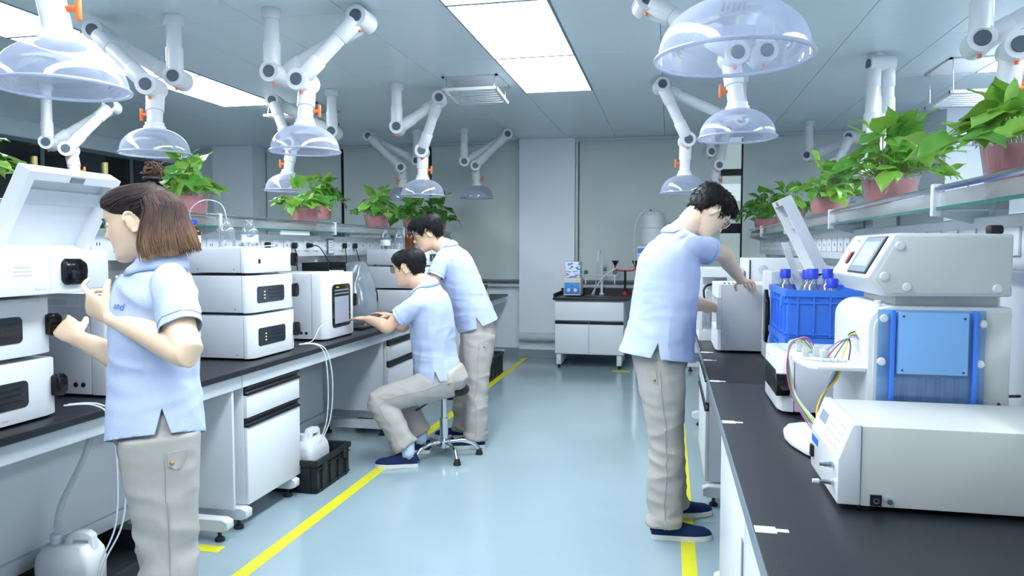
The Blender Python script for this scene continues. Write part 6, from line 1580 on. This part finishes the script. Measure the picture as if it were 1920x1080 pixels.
J_RMAN = dict(head=(0.188, 3.779, 1.58), neck=(0.044, 3.762, 1.459), chest=(-0.006, 3.741, 1.28), waist=(-0.028, 3.725, 1.067), hem=(-0.049, 3.71, 0.893), Rs=(0.075, 3.623, 1.413), Ls=(0.055, 3.946, 1.414), Re=(0.268, 3.867, 1.367), Rw=(0.383, 4.119, 1.224), Rk=(0.454, 4.266, 1.207), Le=(0.102, 4.052, 1.112), Lw=(0.272, 4.321, 1.056), Lk=(0.347, 4.408, 1.044), Rh=(-0.037, 3.627, 0.82), Lh=(-0.033, 3.8, 0.82), Rk_=(-0.002, 3.582, 0.45), Lk_=(-0.002, 3.835, 0.44), Ra=(-0.008, 3.541, 0.1), La=(0.023, 3.844, 0.09))
J_SMAN = dict(head=(-1.695, 5.02, 1.507), neck=(-1.562, 5.042, 1.396), chest=(-1.497, 5.048, 1.247), waist=(-1.414, 5.074, 1.035), hem=(-1.354, 5.088, 0.869), Ls=(-1.546, 4.887, 1.315), Rs=(-1.612, 5.201, 1.317), Le=(-1.608, 4.812, 1.131), Lw=(-1.805, 4.967, 0.998), Lk=(-1.886, 4.999, 0.956), Re=(-1.782, 5.234, 1.099), Rw=(-1.899, 5.202, 0.979), Rk=(-1.957, 5.187, 0.931), Lh=(-1.317, 5.006, 0.76), Rh=(-1.369, 5.158, 0.76), Lk_=(-1.319, 4.936, 0.405), Rk_=(-1.458, 5.139, 0.361), La=(-1.314, 4.9, 0.09), Ra=(-1.476, 5.142, 0.09))
J_CMAN = dict(head=(-1.667, 4.551, 1.267), neck=(-1.573, 4.586, 1.154), chest=(-1.542, 4.612, 0.965), waist=(-1.521, 4.623, 0.708), hem=(-1.488, 4.621, 0.548), Ls=(-1.572, 4.436, 1.045), Rs=(-1.619, 4.753, 1.032), Le=(-1.773, 4.426, 0.894), Lw=(-1.95, 4.523, 0.93), Lk=(-2.033, 4.556, 0.929), Re=(-1.814, 4.804, 0.861), Rw=(-1.906, 4.839, 0.923), Rk=(-1.987, 4.873, 0.934), Lh=(-1.412, 4.544, 0.535), Rh=(-1.449, 4.709, 0.535), Lk_=(-1.818, 4.389, 0.413), Rk_=(-1.783, 4.681, 0.369), La=(-1.622, 4.375, 0.11), Ra=(-1.645, 4.698, 0.11))
c_point = [(.25, .55, .35), (.75, 1.1, .7), (.85, 1.2, .7), (.9, 1.2, .7)]
person('woman in light blue polo and khaki trousers reaching to the instruments at left', J_WOMAN, dirv(183, -13), UP, 1.0, dict(
    near='L', front=dirv(190, 0), seed=1.0, build=0.93, arm=1.06, long=True, eyes_closed=True, skin='#e6c7ab', lip='#c98983',
    handL=dict(fwd=-RT * .85 + UP * .42 + FW * .3, back=-FW * .85 - UP * .35, thumb=UP, curl=c_point, tc=.5), handR=dict(back=-FW * .8 + RT * .3 + UP * .2, thumb=UP, curl=c_grip),
    toeL=dirv(188, 0), toeR=dirv(176, 0), shoe=.245, logo='xnd', logo_at=(.15, .105), sleeve=.66, sleevek=.92, cuff_up=-.03, handk=1.05, leg=1.0,
    flap=(-.12, -.01, -.01, .06), vent=9))
person('man in light blue polo bending over the open oven at the right bench', J_RMAN, dirv(12, -46), UP, 1.06, dict(
    near='R', front=dirv(14, 0), seed=2.3, build=1.04, arm=1.03, skin='#e8cbb0', hair='#1c1a1b', vol=1.15, sweep=(0, .5, 0),
    handR=dict(back=UP, thumb=FW, curl=c_relax), handL=dict(back=FW, thumb=UP, curl=c_relax),
    toeR=dirv(-4, 0), toeL=dirv(8, 0), glasses='frame_gold', cuff_up=-.04, leg=1.06, flap=(-.13, -.03, -.0, .06), hem_drop=.035, shoe=.29,
    torso=((1.1, 1.22), (1.05, 1.15), (1.05, 1.12), (1.02, 1.08), (1, 1.05), (1, 1), (1, 1), (1, 1))))
person('man in light blue polo and glasses standing behind the seated man', J_SMAN, dirv(181, -22), UP, 1.08, dict(
    near='L', front=dirv(180, 0), seed=3.7, build=1.0, skin='#dfbb9e', hair='#191a1d', vol=1.3, sweep=(0, .9, 0),
    handR=dict(back=UP, thumb=-FW, curl=c_relax), handL=dict(back=UP, thumb=FW, curl=c_relax),
    toeR=dirv(178, 0), toeL=dirv(184, 0), glasses='frame_black', cuff_up=-.035, leg=1.02, flap=(-.13, -.04, -.0, .06)))
person('man in light blue polo sitting on the stool at the left bench', J_CMAN, dirv(160, -10), UP, 1.08, dict(
    near='L', front=dirv(178, 0), seed=5.2, build=1.06, skin='#dcb69b', hair='#1a1b1e', vol=.75, tufts=1900, seated=True,
    handR=dict(back=UP, thumb=-FW, curl=c_flat), handL=dict(back=UP, thumb=FW, curl=c_flat),
    toeR=dirv(176, 0), toeL=dirv(184, 0), glasses='frame_grey', socks=True, cuff_up=.02, flap=(-.10, -.03, .02, .04), hem_drop=.02))
